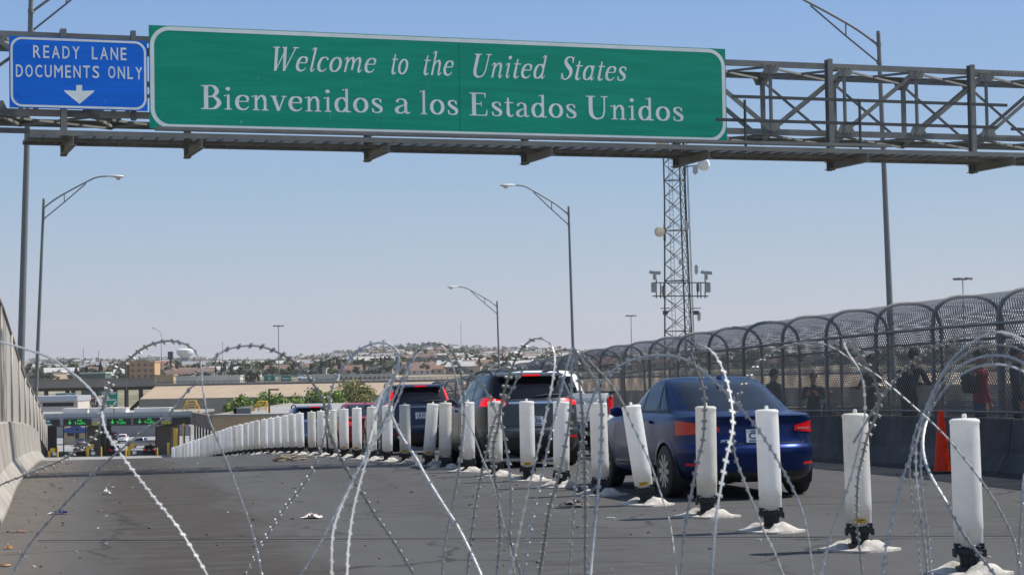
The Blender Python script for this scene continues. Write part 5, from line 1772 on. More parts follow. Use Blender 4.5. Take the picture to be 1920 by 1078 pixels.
vms('green arrow message sign above the blue gabled shelter', 118.5, 785, 170.5, 796.5, TR_, led_g, True)
vms('middle green arrow message sign, right of the first yellow clearance plate', 200, 784, 245, 795.5, TR_, led_g, True)
vms('green arrow message sign left of the second yellow clearance plate', 249.5, 783, 301, 794.5, TR_, led_g, True)
vms('blank dark message sign at the right end of the canopy', 322, 782, 356, 793.5, [], led_g, False)
for lab, x0, x1, y0 in (('yellow clearance plate on the canopy right of the second message sign', 174, 189, 791.5), ('yellow clearance plate on the canopy near the blank message sign', 303, 319.5, 789)):
    o = thing('clearance_plate', lab, 'clearance sign', at(x0, y0, Zc - .25), 0, 'yellow clearance plates')
    mb = MB()
    X0, X1, z0, z1, y = bx(mb, x0, y0, x1, y0 + 5.2, Zc - .25, .1)
    mb.build('plate', mat('sign_yellow', (.75, .66, .03), .5, 0, .05), o)
    mb = MB(); text_box(mb, "14'-0\"", X0 + .12, X1 - .12, z0 + .08, z1 - .08, y - .02, bold=.012); mb.build('lettering', trim_black, o)
    rel(None, o)
def roofbox(nm, label, x0, y0, x1, y1, Z, d, m, cat, group=None):
    mb = MB()
    bx(mb, x0, y0, x1, y1, Z, d)
    X0, X1, z0, z1, y = bx(MB(), x0, y0, x1, y1, Z, d)
    mb.box(((X0 + X1) / 2, y + d / 2, z1 + .05), ((X1 - X0) + .2, d + .2, .1))
    return tag(mb.build(nm, m), label, cat, group)
roofbox('roof_vent', 'long white roof monitor on the canopy above the middle message signs', 167, 765.5, 212.5, 774, Zc + 4, 3, roof_white, 'roof vent', 'white roof monitors')
roofbox('roof_vent', 'short white roof monitor with a sloping end next to the long one', 214.5, 765.5, 236, 774, Zc + 4, 3, roof_white, 'roof vent', 'white roof monitors')
roofbox('roof_vent', 'white roof monitor left of the first yellow roof ladder', 252, 765.5, 318, 772, Zc + 4, 3, roof_white, 'roof vent', 'white roof monitors')
roofbox('roof_vent', 'pale roof monitor behind the white vehicle on the canopy roof', 118, 766.5, 164, 775, Zc + 6, 3, roof_white, 'roof vent', 'white roof monitors')
rel(None, pc_)
# ---- tan building right of the canopy
tb = thing('port_building', 'tan flat roofed port building beside the canopy behind the white posts', 'building', at(480, 860, 255))
mb = MB()
a, b = at(398, 781, 255), at(690, 781, 255)
ztop = a.z
mb.box(((a.x + b.x) / 2, 255 + 45, (GROUND + ztop) / 2), (b.x - a.x, 90, ztop - GROUND))
mb.build('wall', stucco, tb)
mb = MB(); mb.box(((a.x + b.x) / 2, 300, ztop + .02), (b.x - a.x - .8, 89.2, .06)); mb.build('roof', roof_m, tb)
mb = MB()
for s in (0, 1): mb.box((a.x + .15 if s == 0 else b.x - .15, 300, ztop + .12), (.36, 90.2, .3))
mb.box(((a.x + b.x) / 2, 255.1, ztop + .12), (b.x - a.x + .1, .36, .3))
mb.build('parapet', mat('parapet_grey', (.30, .27, .23), .8), tb)
mb = MB()
p0, p1 = at(361, 773, 300), at(398, 779.5, 255.2)
q0, q1 = at(361, 796, 300), at(398, 808, 255.2)
mb.add([p0, p1, q1, q0], [(0, 1, 2, 3)])
mb.add([p0 + Vector((.6, .6, 0)), p1 + Vector((.6, .6, 0)), q1 + Vector((.6, .6, 0)), q0 + Vector((.6, .6, 0))], [(0, 3, 2, 1)])
mb.add([p0, p1, p1 + Vector((.6, .6, 0)), p0 + Vector((.6, .6, 0))], [(0, 3, 2, 1)])
mb.add([q0, q1, q1 + Vector((.6, .6, 0)), q0 + Vector((.6, .6, 0))], [(0, 1, 2, 3)])
mb.build('side_fascia', brown_m, tb)  # side face in shadow, its shade put into the brown
for f in (0.03, .18, .33, .48, .63, .78, .93):
    mb = MB()
    p = q0.lerp(q1, f)
    mb.box((p.x + .3, p.y, (GROUND + p.z) / 2), (.25, .25, p.z - GROUND))
    mb.build('column', trim_black, tb)
mb = MB()
c_ = at(443, 788, 254.9)
mb.lathe([(.01, 0), (.38, 0), (.38, -.14), (.30, -.2), (.01, -.24)], 18, c_, 'y')
mb.build('wall_vent', galv_dark, tb, True, 40)
rel(None, tb)
mb = MB()
bx(mb, 438, 765, 470, 780, 268, .6)
X0, X1, z0, z1, y = bx(MB(), 438, 765, 470, 780, 268, .6)
mb.box((X0 + .2, y + 9, (z0 + z1) / 2), (.4, 18, z1 - z0))
tag(mb.build('roof_screen', mat('grey_roof_screen', (.12, .125, .13), .6)), 'dark grey equipment screen on the roof of the tan port building', 'roof screen')
def ladder(label, px, py0, py1, Z):
    c0 = at(px, py1, Z)
    h = (py1 - py0) * Z / FPX
    w = h * .75
    mb = MB()
    for dy in (0, .9):
        for s in (-1, 1):
            mb.tube([c0 + Vector((s * w * 1.15, dy, 0)), c0 + Vector((s * w * .55, dy, h)), c0 + Vector((-s * w * .0, dy, h))], .05, 6)
            mb.tube([c0 + Vector((s * w * .5, dy, 0)), c0 + Vector((s * w * .5, dy, h))], .05, 6)
        for f in (.25, .5, .72): mb.tube([c0 + Vector((-w * .5, dy, h * f)), c0 + Vector((w * .5, dy, h * f))], .045, 6)
    for s in (-1, 1): mb.tube([c0 + Vector((s * w * .55, 0, h)), c0 + Vector((s * w * .55, .9, h))], .05, 6)
    mb.box(c0 + Vector((0, .45, h * .5)), (w, .9, .06)); mb.box(c0 + Vector((0, .45, .04)), (w * 2.4, 1.0, .08))
    tag(mb.build('roof_stair', yellow_paint), label, 'roof stair', 'yellow roof stairs')
ladder('yellow crossover stair on the roof at the end of the canopy', 358, 751, 771, 306)
ladder('yellow crossover stair on the tan building roof beside the black lamp', 491, 752, 771, 285)
# black area lamp
o = thing('area_lamp', 'black square area lamp with one flat head above the tan building roof', 'lamp', at(505, 782, 270))
mb = MB(); mb.cyl((0, 0, 0), (0, 0, at(505, 729, 270).z - at(505, 782, 270).z), .12, n=10); mb.build('pole', trim_black, o)
H_ = at(505, 729, 270).z - at(505, 782, 270).z
mb = MB(); mb.box((.75, 0, H_ - .1), (1.3, .5, .22)); mb.box((.1, 0, H_ - .05), (.4, .15, .12)); mb.build('lamp_head', mat('lamp_bronze', (.09, .08, .075), .4), o)
# ---- lane equipment under the canopy
def lane_post(label, px, Z, h=1.3, kind=0):
    c = at(px, 700, Z); c.z = GROUND
    o = thing('lane_reader', label, 'lane equipment', c, 0, 'yellow lane equipment at the booths')
    mb = MB(); mb.box((0, 0, h / 2), (.45, .5, h)); mb.box((.5, 0, h + .12), (.75, .5, .55)); mb.box((.3, 0, h - .25), (.6, .3, .2)); mb.build('cabinet', yellow_paint, o)
    mb = MB(); mb.lathe([(.02, -.3), (.3, -.22), (.38, 0), (.26, .25), (.02, .32)], 12, (.9, -.5, .5)); mb.lathe([(.02, -.2), (.2, -.15), (.2, .12), (.02, .2)], 10, (.75, -.4, h - .35)); mb.build('barrel', white_plastic, o, True)
lane_post('yellow lane reader with white barrel at the left end under the canopy', 92, 300, 1.0)
lane_post('yellow lane reader between the dark red car and the brown pier', 164, 300, 1.5)
lane_post('yellow lane reader left of the silver pickup', 241, 300, 1.5)
for lab, px, y0, w_ in (('tall yellow height post right of the white cabinet under the canopy', 329, 804, 7), ('short yellow bollard in front of the white cabinet', 315.5, 831, 3.5), ('thin tall yellow post near the right end of the canopy', 344, 795, 2)):
    mb = MB(); X0, X1, z0, z1, y = bx(MB(), px - w_ / 2, y0, px + w_ / 2, 853, 298, .4)
    mb.box(((X0 + X1) / 2, y, (GROUND + z1) / 2), (X1 - X0, .45, z1 - GROUND)); mb.box(((X0 + X1) / 2, y, z1 + .04), (X1 - X0 + .1, .5, .08))
    tag(mb.build('bollard', yellow_paint), lab, 'bollard')
mb = MB(); X0, X1, z0, z1, y = bx(mb, 311, 817, 319.5, 835, 304, .8); mb.box(((X0 + X1) / 2, y + .4, (GROUND + z0) / 2), (.5, .5, z0 - GROUND))
mb.mi = 1; bx(mb, 311.5, 824, 319, 826.5, 303.95, .06)
tag(mb.build('pay_cabinet', [white_paint, navy_p]), 'white cabinet with a dark blue band beside the grey pier', 'cabinet')
for lab, px, y0, w_ in (('yellow bollard between the leftmost lane reader and the dark red car', 108, 838, 3), ('yellow bollard right of the maroon sedan', 236, 840, 3), ('orange yellow bollard beside the black sedan', 295, 840, 2.6), ('yellow bollard at the foot of the middle brown pier', 190, 838, 2.6)):
    X0, X1, z0, z1, y = bx(MB(), px - w_ / 2, y0, px + w_ / 2, 853, 297, .3)
    mb = MB(); mb.cyl(((X0 + X1) / 2, y, GROUND), ((X0 + X1) / 2, y, z1), (X1 - X0) / 2, n=10); mb.lathe([((X1 - X0) / 2, z1), ((X1 - X0) / 3, z1 + .06), (.01, z1 + .09)], 10, ((X0 + X1) / 2, y, 0))
    tag(mb.build('bollard', yellow_paint), lab, 'bollard')
# shelter with blue gable
o = thing('booth_building', 'tan booth building with dark windows and a blue gable frame under the canopy', 'building', at(142, 850, 352))
bt('wall', mat('booth_tan', (.5, .38, .26), .9), o, 120, 800, 165, 838, 352, 5, True)
mb = MB()
for x0, x1, y0, y1 in ((126, 131.5, 803, 817), (132.5, 138, 803, 817), (141, 148, 803, 822)): bx(mb, x0, y0, x1, y1, 351.9, .2)
mb.build('window', glass_dark, o)
mb = MB()
for (xa, ya), (xb, yb) in (((121, 806.5), (143, 799.5)), ((143, 799.5), (165, 807.5)), ((121, 808.5), (165, 808.5))): mb.bar(at(xa, ya, 350), at(xb, yb, 350), .5, .55)
mb.build('gable_frame', mat('blue_frame', (.05, .10, .28), .5), o)
rel(None, o)
# ---- vehicles at the booths and on the freeway
def carcopy(src, nm, label, px, Z, yaw, tab, grp='vehicles at the inspection booths', z=None):
    o = dup(src, label)
    o.name = nm
    o['group'] = grp
    repaint(o, tab)
    for ch in kids(o):
        if ch.name.startswith(('lettering', 'emblem')): bpy.data.objects.remove(ch)
    p = at(px, 700, Z)
    o.location = (p.x, p.y, (EYE - 12.6 + .004) if z is None else z)
    o.rotation_euler = (0, 0, yaw)
    return o
def ptab(m): return {'body': m, 'cab': m, 'wheel_arch': m, 'mirror': m, 'side_skirt': m, 'door_handle': m, 'plate_recess': m, 'roof_spoiler': m}
carcopy(GS, 'van', 'dark van parked beyond the booths behind the white car', 213, 372, R(70), {**ptab(navy_p), 'tail_light': lamp_red})
carcopy(GS, 'white_car', 'white five door car driving away beyond the booths', 229, 356, TH * .6, {**ptab(white_p), 'tail_light': lamp_red})
carcopy(PU, 'silver_pickup', 'silver pickup crossing beyond the right hand booth', 283, 330, R(78), ptab(silver_p))
carcopy(JET, 'black_sedan', 'black sedan with lit red lamps in front of the silver pickup', 278, 303, TH, {**ptab(black_p), 'tail_light': lamp_lit})
carcopy(JET, 'dark_red_sedan', 'dark red sedan stopped under the first green arrow sign', 147, 304, TH, {**ptab(paint('maroon_paint', (.10, .012, .015))), 'tail_light': lamp_red})
carcopy(JET, 'maroon_sedan', 'maroon sedan with red lamps under the middle green arrow sign', 214, 304, TH, {**ptab(paint('maroon_paint', (.10, .012, .015))), 'tail_light': lamp_lit})
carcopy(JET, 'charcoal_sedan', 'charcoal sedan parked in front of the booth building windows', 148, 346, R(200), ptab(grey_p))
carcopy(JET, 'white_sedan', 'white sedan driving along the freeway past the green signs', 578, 592, R(92), ptab(white_p), 'vehicles on the freeway', EYE - 2.5)
carcopy(GS, 'canopy_top_car', 'white car seen above the canopy roof beside the leaning dark panel', 140, 395, R(60), {**ptab(white_p)}, 'vehicles at the inspection booths', EYE - 8.9)
# ramp that the car above the canopy stands on
mb = MB(); X = at(140, 700, 395).x; mb.box((X - 6, 398, (GROUND + EYE - 8.9) / 2), (60, 12, EYE - 8.9 - GROUND)); tag(mb.build('ramp', pave), kind='structure')
# ---- pale metal building on the left
o = thing('metal_building', 'long pale metal roofed building with a dark window band behind the canopy', 'building', at(110, 790, 430))
bt('wall', mat('cream_wall', (.55, .5, .43), .8), o, 30, 752, 146, 776, 430, 12, True)
bt('roof', mat('pale_metal_roof', (.48, .5, .52), .4, .3), o, 28, 742.5, 145, 752.5, 429, 14)
bt('window', dark_m, o, 80, 755, 138, 761.5, 429.9, .4)
rel(None, o)
# ---- highway signs beyond the canopy
def hsign(nm, label, x0, y0, x1, y1, Z, m, texts, arrow=False, shield=None, grp='highway signs beyond the canopy'):
    o = thing(nm, label, 'road sign', at((x0 + x1) / 2, y1, Z), 0, grp)
    mb = MB()
    X0, X1, z0, z1, y = bx(mb, x0, y0, x1, y1, Z, .12)
    mb.build('sign_panel', m, o)
    W, H = X1 - X0, z1 - z0
    mb = MB()
    A = [(X0 + W * .015, z0 + H * .02), (X1 - W * .015, z0 + H * .02), (X1 - W * .015, z1 - H * .02), (X0 + W * .015, z1 - H * .02)]
    B = [(X0 + W * .045, z0 + H * .055), (X1 - W * .045, z0 + H * .055), (X1 - W * .045, z1 - H * .055), (X0 + W * .045, z1 - H * .055)]
    ring(mb, A, B, y - .03)
    for s, a, b, c_, d in texts: text_box(mb, s, X0 + W * a, X0 + W * b, z0 + H * c_, z0 + H * d, y - .03, bold=.02)
    if arrow: 
        mb.bar((X0 + W * .72, y - .03, z0 + H * .12), (X0 + W * .86, y - .03, z0 + H * .26), .02, .22)
        mb.add([(X0 + W * .92, y - .035, z0 + H * .32), (X0 + W * .78, y - .035, z0 + H * .30), (X0 + W * .90, y - .035, z0 + H * .17)], [(0, 1, 2)])
    if shield:
        a, b, c_, d = shield
        mb.prism([(X0 + W * (a + (b - a) * u), z0 + H * (c_ + (d - c_) * v)) for u, v in ((.5, 0), (.95, .3), (1, .8), (.85, 1), (.5, .92), (.15, 1), (0, .8), (.05, .3))], lambda p: (p[0], y - .02, p[1]), lambda p: (p[0], y - .03, p[1]))
    mb.build('lettering', sign_white, o)
    if shield:
        mb = MB(); text_box(mb, '62', X0 + W * (a + (b - a) * .25), X0 + W * (a + (b - a) * .75), z0 + H * (c_ + (d - c_) * .3), z0 + H * (c_ + (d - c_) * .75), y - .05, bold=.02)
        mb.build('route_number', trim_black, o)
    mb = MB()
    for f in (.2, .8): mb.box((X0 + W * f, y + .25, (terr(X0, y) + z1) / 2), (.22, .22, z1 - terr(X0, y)))
    mb.build('sign_post', galv, o)
    rel(None, o)
small_green, small_brown = mat('far_sign_green', (.0, .20, .13), .5, 0, .05), mat('far_sign_brown', (.16, .05, .025), .5, 0, .05)
hsign('highway_sign', 'green west sign half hidden by the pale metal building', 103.5, 736.5, 142, 758, 450, small_green, [('WEST', .5, .82, .72, .88)], shield=(.16, .38, .3, .84))
hsign('highway_sign', 'brown coliseum and zoo sign beyond the canopy', 152, 741, 180, 759.5, 445, small_brown, [('Coliseum', .12, .88, .66, .88), ('Zoo', .36, .68, .38, .60), ('NEXT RIGHT', .12, .9, .12, .28)])
hsign('highway_sign', 'green east sign with a slanting arrow right of the brown sign', 191, 734.5, 221.5, 760.5, 440, small_green, [('EAST', .55, .85, .82, .92), ('Paisano', .12, .88, .38, .54), ('Dr', .12, .3, .10, .25)], True, (.12, .40, .64, .92))
hsign('highway_sign', 'left green freeway sign standing behind the freeway', 494, 703.5, 516.5, 715, 680, small_green, [('10', .4, .6, .35, .7)], grp='green freeway signs')
hsign('highway_sign', 'right green freeway sign standing behind the freeway', 525.5, 703.5, 546.5, 715, 680, small_green, [('Paisano', .15, .85, .4, .65)], grp='green freeway signs')
# ---- freeway
mb = MB()
a, b = at(-300, 722, 580), at(1900, 722, 580)
mb.box(((a.x + b.x) / 2, 600, EYE - 3.35), (b.x - a.x, 38, .6))
tag(mb.build('freeway_deck', mat('freeway_concrete', (.24, .22, .20), .9, 0, .15, .1)), kind='structure')
gx = at(292, 700, 580).x
mb = MB(); mb.box(((a.x + gx) / 2, 580.6, EYE - 2.25), (gx - a.x, .5, 2.5)); mb.box(((a.x + gx) / 2, 580.3, EYE - .98), (gx - a.x, .7, .12))
tag(mb.build('overpass_parapet', mat('overpass_grey', (.27, .25, .225), .9, 0, .15, .2)), 'grey brown overpass edge beam on the left below the city', 'overpass')
mb = MB(); mb.box(((a.x + gx) / 2, 600, EYE - 4.1), (gx - a.x, 34, .9))
for px in (20, 84, 135, 178, 200, 262): X = at(px, 700, 582).x; mb.box((X, 584, (GROUND + EYE - 4.5) / 2), (1.1, 1.1, EYE - 4.5 - GROUND)); mb.box((X, 612, (GROUND + EYE - 4.5) / 2), (1.1, 1.1, EYE - 4.5 - GROUND))
tag(mb.build('overpass_girder', mat('girder_dark', (.075, .07, .068), .8)), 'dark overpass girders on columns under the grey edge beam', 'overpass')
mb = MB()
for k_ in range(150): X = gx + (b.x - gx) * k_ / 150; mb.box((X, 581, EYE - 2.65), (.12, .12, .9))
for z in (-2.2, -2.55, -2.9): mb.box(((gx + b.x) / 2, 580.9, EYE + z), (b.x - gx, .1, .14))
tag(mb.build('guard_rail', mat('rail_grey', (.17, .17, .17), .6, .3)), 'dark steel guard rail along the freeway above the tan wall', 'guard rail')
et = thing('retaining_wall', 'tan paved freeway embankment above a grey concrete wall', 'wall', at(450, 765, 560))
mb = MB()
s0, s1 = at(262, 745, 560), at(1900, 745, 560)
zz = EYE - 7.2
mb.add([(s0.x, 560, zz), (s1.x, 560, zz), (s1.x, 580, EYE - 3.62), (at(292, 700, 580).x, 580, EYE - 3.62)], [(0, 1, 2, 3)])
l0 = at(215, 700, 560).x
mb.add([(s0.x, 560, zz), (at(292, 700, 580).x, 580, EYE - 3.62), (l0, 580, GROUND), (l0, 566, GROUND)], [(0, 1, 2, 3)])
mb.build('slope', tan_wall, et)
mb = MB(); mb.box(((s0.x + s1.x) / 2, 560.3, (GROUND + zz) / 2), (s1.x - s0.x, .6, zz - GROUND + .2)); mb.build('lower_wall', mat('grey_lower_wall', (.27, .245, .21), .9, 0, .15, .3), et)
rel(None, et)

# ================================================================== trees
def leaf_mats(name, cols): return [mat('%s%d' % (name, i), c, .75, 0, .25, .6) for i, c in enumerate(cols)]
def crown(mb, c, rx, rz, n, ls, r2, nm=3, hole=.0):
    cl = [(Vector((r2.gauss(0, .42), r2.gauss(0, .42), r2.gauss(0, .38))), r2.uniform(.22, .5)) for _ in range(max(5, n // 70))]
    for k in range(n):
        cc, cr_ = r2.choice(cl)
        d = Vector((r2.gauss(0, 1), r2.gauss(0, 1), r2.gauss(0, 1))).normalized() * cr_ * r2.random() ** .4
        p = cc + d
        if p.length > 1.15: p = p.normalized() * r2.uniform(.9, 1.15)
        q = Vector(c) + Vector((p.x * rx, p.y * rx, p.z * rz))
        nrm = (d.normalized() + Vector((r2.gauss(0, .5), r2.gauss(0, .5), r2.gauss(0, .5)))).normalized()
        x = nrm.orthogonal().normalized()
        y = nrm.cross(x)
        a = r2.uniform(0, 6.28)
        x, y = x * math.cos(a) + y * math.sin(a), y * math.cos(a) - x * math.sin(a)
        s = ls * r2.uniform(.6, 1.4)
        mb.mi = r2.randrange(nm)
        mb.add([q - x * s, q + y * s * .45, q + x * s, q - y * s * .45], [(0, 1, 2, 3)])
bark = mat('bark', (.10, .075, .055), .95, 0, .3, 3)
greens = leaf_mats('leaf_green', [(.14, .22, .025), (.18, .265, .035), (.09, .145, .02)])
yellows = leaf_mats('leaf_olive', [(.17, .17, .035), (.22, .20, .05), (.12, .125, .03)])
darks = leaf_mats('leaf_dark', [(.045, .06, .028), (.06, .075, .035), (.032, .045, .02)])
def near_tree(label, px, top, wpx, Z, mats_, n, seed, ls=.34, grp='green trees in front of the freeway wall'):
    r2 = random.Random(seed)
    c = at(px, 700, Z)
    g = terr(c.x, c.y)
    tz = at(px, top, Z).z
    H = tz - g
    rx = wpx * Z / FPX / 2
    o = thing('tree', label, 'tree', (c.x, c.y, g), 0, grp)
    mb = MB()
    mb.tube([(0, 0, -.2), (.1, 0, H * .25), (.0, .1, H * .5)], [.32, .22, .16], 8)
    for k in range(7):
        a = 6.28 * k / 7
        mb.tube([(.05, 0, H * .28), (rx * .35 * math.cos(a), rx * .35 * math.sin(a), H * .5), (rx * .7 * math.cos(a), rx * .7 * math.sin(a), H * (.6 + .2 * r2.random()))], [.14, .09, .04], 6)
    mb.build('trunk', bark, o, True)
    mb = MB()
    crown(mb, (0, 0, H * .60), rx * 1.05, H * .43, int(n * 1.3), ls * 1.15, r2)
    mb.build('crown', mats_, o)
near_tree('dense green tree behind the tan building roof, leftmost of the green trees', 455, 741, 62, 405, greens, 3200, 1)
near_tree('green tree directly behind the black square lamp', 500, 737, 66, 410, greens, 3200, 2)
near_tree('low green tree between the black lamp and the yellow olive tree', 535, 745, 48, 415, greens, 2200, 3)
near_tree('taller green tree left of the yellow olive tree', 583, 733, 76, 400, greens, 3600, 4)
near_tree('green tree in front of the yellow olive tree', 630, 738, 62, 395, greens, 2800, 5)
near_tree('airy yellow olive tree left of the navy car roof', 664, 712, 98, 420, yellows, 3400, 6, .30)
near_tree('dark rounded evergreen behind the freeway left of the green signs', 473, 694, 27, 700, darks, 1500, 7, .4, None)

# ================================================================== landmarks of the city
def far_box(nm, label, x0, y0, x1, y1, Z, d, m, roof=None, cat='building', wins=None, group=None):
    o = thing(nm, label, cat, at((x0 + x1) / 2, y1, Z), 0, group)
    mb = MB()
    X0, X1, z0, z1, y = bx(MB(), x0, y0, x1, y1, Z, d)
    g = min(z0, terr((X0 + X1) / 2, y)) - 2
    mb.box(((X0 + X1) / 2, y + d / 2, (g + z1) / 2), (X1 - X0, d, z1 - g))
    mb.build('wall', m, o)
    mb = MB(); mb.box(((X0 + X1) / 2, y + d / 2, z1 + .2), (X1 - X0 + .6, d + .6, .5)); mb.build('roof', roof or m, o)
    if wins:
        r_, c_ = wins
        for i in range(r_):
            for j in range(c_):
                mb = MB()
                mb.box((X0 + (X1 - X0) * (j + .5) / c_, y - .02, z0 + (z1 - z0) * (i + .5) / r_), ((X1 - X0) / c_ * .55, .2, (z1 - z0) / r_ * .5))
                mb.build('window', mat('far_window', (.20, .15, .10), .6), o)
    rel(None, o)
    return o
brick = mat('orange_brick', (.50, .31, .17), .9, 0, .1, .1)
far_box('brick_building', 'blocky orange brick building above the overpass', 243, 679, 290, 710, 900, 14, brick, None, 'building', (3, 4))
far_box('brick_annex', 'low tan annex at the foot of the orange brick building', 290, 704, 325, 711, 890, 10, stucco)
far_box('dark_side_building', 'dark brown block behind the orange brick building', 234, 684, 245, 710, 915, 12, brown_m)
whitewall = mat('far_white_wall', (.56, .545, .51), .8, 0, .08, .1)
far_box('white_warehouse', 'long white warehouse with a row of dark windows right of the freeway signs', 636, 703, 742, 713, 900, 20, whitewall, mat('grey_green_roof', (.30, .36, .34), .7), 'building', (1, 12))
far_box('white_shed', 'low white shed under the long white warehouse roofline', 560, 704, 632, 712, 880, 12, whitewall, None)
far_box('white_canal_building', 'long low white building behind the freeway guard rail', 330, 706, 450, 712, 860, 10, whitewall, None)
far_box('cream_mansion', 'large cream building on the hill crest', 690, 661, 740, 668, 4300, 40, mat('cream_far', (.62, .50, .36), .8), mat('pink_roof', (.45, .24, .17), .8), 'building', (2, 9))
far_box('pale_hill_block', 'pale flat block on the hill left of the tall light pole', 945, 655, 961, 663, 4200, 30, mat('pale_pink_far', (.62, .50, .42), .8))
far_box('teal_roof_building', 'small building with a teal roof in front of the hill', 966, 677, 986, 684, 2400, 20, whitewall, mat('teal_roof', (.08, .35, .28), .6))
far_box('white_roof_pavilion', 'dark green roofed pavilion with a pale eave behind the overpass', 152, 700, 197, 712, 760, 12, mat('pavilion_green', (.08, .12, .10), .7), mat('pale_eave', (.45, .55, .52), .6))
# water tower
o = thing('water_tower', 'white bowl shaped water tower on the skyline', 'water tower', at(347, 700, 1500))
c = at(347, 660, 1500)
g = terr(c.x, c.y)
k_ = 1500 / FPX
def hz(py): return at(347, py, 1500).z
mb = MB(); mb.lathe([(2.5, hz(671) - 1), (9 * k_ * 1.05, hz(668.5)), (15.5 * k_, hz(663.5)), (16 * k_, hz(662)), (16 * k_, hz(656)), (15 * k_, hz(655)), (6 * k_, hz(653.8)), (.3, hz(653.4))], 28, (c.x, c.y, 0)); mb.build('tank', white_paint, o, True, 40)
mb = MB(); mb.lathe([(8 * k_, g - 1), (8 * k_, hz(672)), (8.5 * k_, hz(669))], 24, (c.x, c.y, 0)); mb.build('pedestal', mat('tower_grey', (.3, .32, .34), .7), o, True)
rel(None, o)
o = thing('billboard_tower', 'dark upright billboard left of the water tower', 'billboard', at(319, 700, 1200))
mb = MB(); X0, X1, z0, z1, y = bx(mb, 314.5, 659, 323.5, 674, 1200, 3); mb.build('panel', mat('billboard_dark', (.03, .04, .07), .4), o)
mb = MB(); mb.box(((X0 + X1) / 2, y + 1.5, (terr(X0, y) + z0) / 2), (1.2, 1.2, z0 - terr(X0, y))); mb.build('post', trim_black, o)
rel(None, o)
# far masts and poles
def mast(label, px, top, Z, r, head=0):
    t_ = at(px, top, Z)
    g = terr(t_.x, t_.y)
    o = thing('light_mast', label, 'light mast', (t_.x, t_.y, g), 0, 'far masts and poles')
    H = t_.z - g
    mb = MB(); mb.cyl((0, 0, 0), (0, 0, H), r, r * .6, 8); mb.build('pole', pole_mat, o)
    if head == 1:
        mb = MB(); mb.lathe([(.3, H - .3), (1.6, H - .1), (1.6, H + .1), (.3, H + .2)], 10)
        for a in range(6): mb.box((1.7 * math.cos(a), 1.7 * math.sin(a), H), (.7, .7, .45))
        mb.build('lamp_ring', galv, o)
    if head == 2:
        mb = MB(); mb.tube([(0, 0, H), (-.8, 0, H + .9), (-2.0, 0, H + 1.6)], .07, 6); mb.box((-2.4, 0, H + 1.6), (.9, .35, .2)); mb.build('lamp_head', galv, o)
mast('thin light pole rising behind the orange brick building with one short arm', 302, 625, 600, .14, 2)
mast('tall high mast light with a ring of lamps above the freeway signs', 522, 611, 720, .22, 1)
mast('high mast light left of the lattice tower', 1183, 592, 720, .2, 1)
mast('high mast light above the mesh walkway near the right edge', 1805, 523, 420, .17, 1)
mast('thin pole between the two green freeway signs and the white warehouse', 594, 668, 640, .12)
mast('thin mast on the hill right of the razor wire arch', 864, 604, 2600, .45)
mast('thin pale pole behind the grey metal building', 196, 712, 430, .11)
mast('thin pole left of the tan embankment corner', 237, 668, 520, .10)
mast('slender pole in front of the tan embankment below the freeway', 417, 640, 1400, .25)
mast('dark wooden pole on the far left skyline', 156, 652, 1800, .4)
mast('dark wooden pole left of the pavilion on the skyline', 185, 657, 1500, .35)

# ================================================================== houses and trees of the plain
r2 = random.Random(99)
hw = [mat('house_white', (.52, .49, .45), .85, 0, .1, .2), mat('house_tan', (.48, .38, .28), .85, 0, .1, .2), mat('house_pink', (.45, .32, .25), .85, 0, .1, .2)]
hr_ = [mat('roof_pale', (.42, .41, .39), .8, 0, .1, .2), mat('roof_brown', (.17, .11, .085), .85, 0, .15, .2), mat('roof_red', (.20, .105, .075), .85, 0, .15, .2), mat('roof_grey', (.24, .24, .25), .8, 0, .1, .2)]
dkw = mat('far_dark_window', (.06, .06, .06), .4, 0, 0)
def house_geo(mb, o_, L, W, H, gable, mats3, rot):
    M = Matrix.Rotation(rot, 3, 'Z')
    P = lambda x, y, z: M @ Vector((x, y, z)) + Vector(o_)
    mb.mi = mats3[0]
    mb.add([P(x * L / 2, y * W / 2, z) for x in (-1, 1) for y in (-1, 1) for z in (-3, H)], [(0, 1, 3, 2), (4, 6, 7, 5), (0, 4, 5, 1), (2, 3, 7, 6), (1, 5, 7, 3)])
    if gable: mb.add([P(-L / 2, -W / 2, H), P(-L / 2, W / 2, H), P(-L / 2, 0, H + W * .22), P(L / 2, -W / 2, H), P(L / 2, W / 2, H), P(L / 2, 0, H + W * .22)], [(0, 2, 1), (3, 4, 5)])
    mb.mi = mats3[1]
    e = .5
    if gable:
        mb.add([P(-L / 2 - e, -W / 2 - e, H - .1), P(L / 2 + e, -W / 2 - e, H - .1), P(L / 2 + e, 0, H + W * .22 + .1), P(-L / 2 - e, 0, H + W * .22 + .1), P(L / 2 + e, W / 2 + e, H - .1), P(-L / 2 - e, W / 2 + e, H - .1)], [(0, 1, 2, 3), (3, 2, 4, 5)])
    else:
        mb.add([P(x * (L / 2 + .2), y * (W / 2 + .2), z) for x in (-1, 1) for y in (-1, 1) for z in (H, H + .35)], [(0, 1, 3, 2), (4, 6, 7, 5), (0, 4, 5, 1), (2, 3, 7, 6), (1, 5, 7, 3)])
    mb.mi = mats3[2]
    for x in (-.3, .05, .32): mb.add([P(x * L - .8, -W / 2 - .05, H * .35), P(x * L + .8, -W / 2 - .05, H * .35), P(x * L + .8, -W / 2 - .05, H * .75), P(x * L - .8, -W / 2 - .05, H * .75)], [(0, 1, 2, 3)])
HV = []
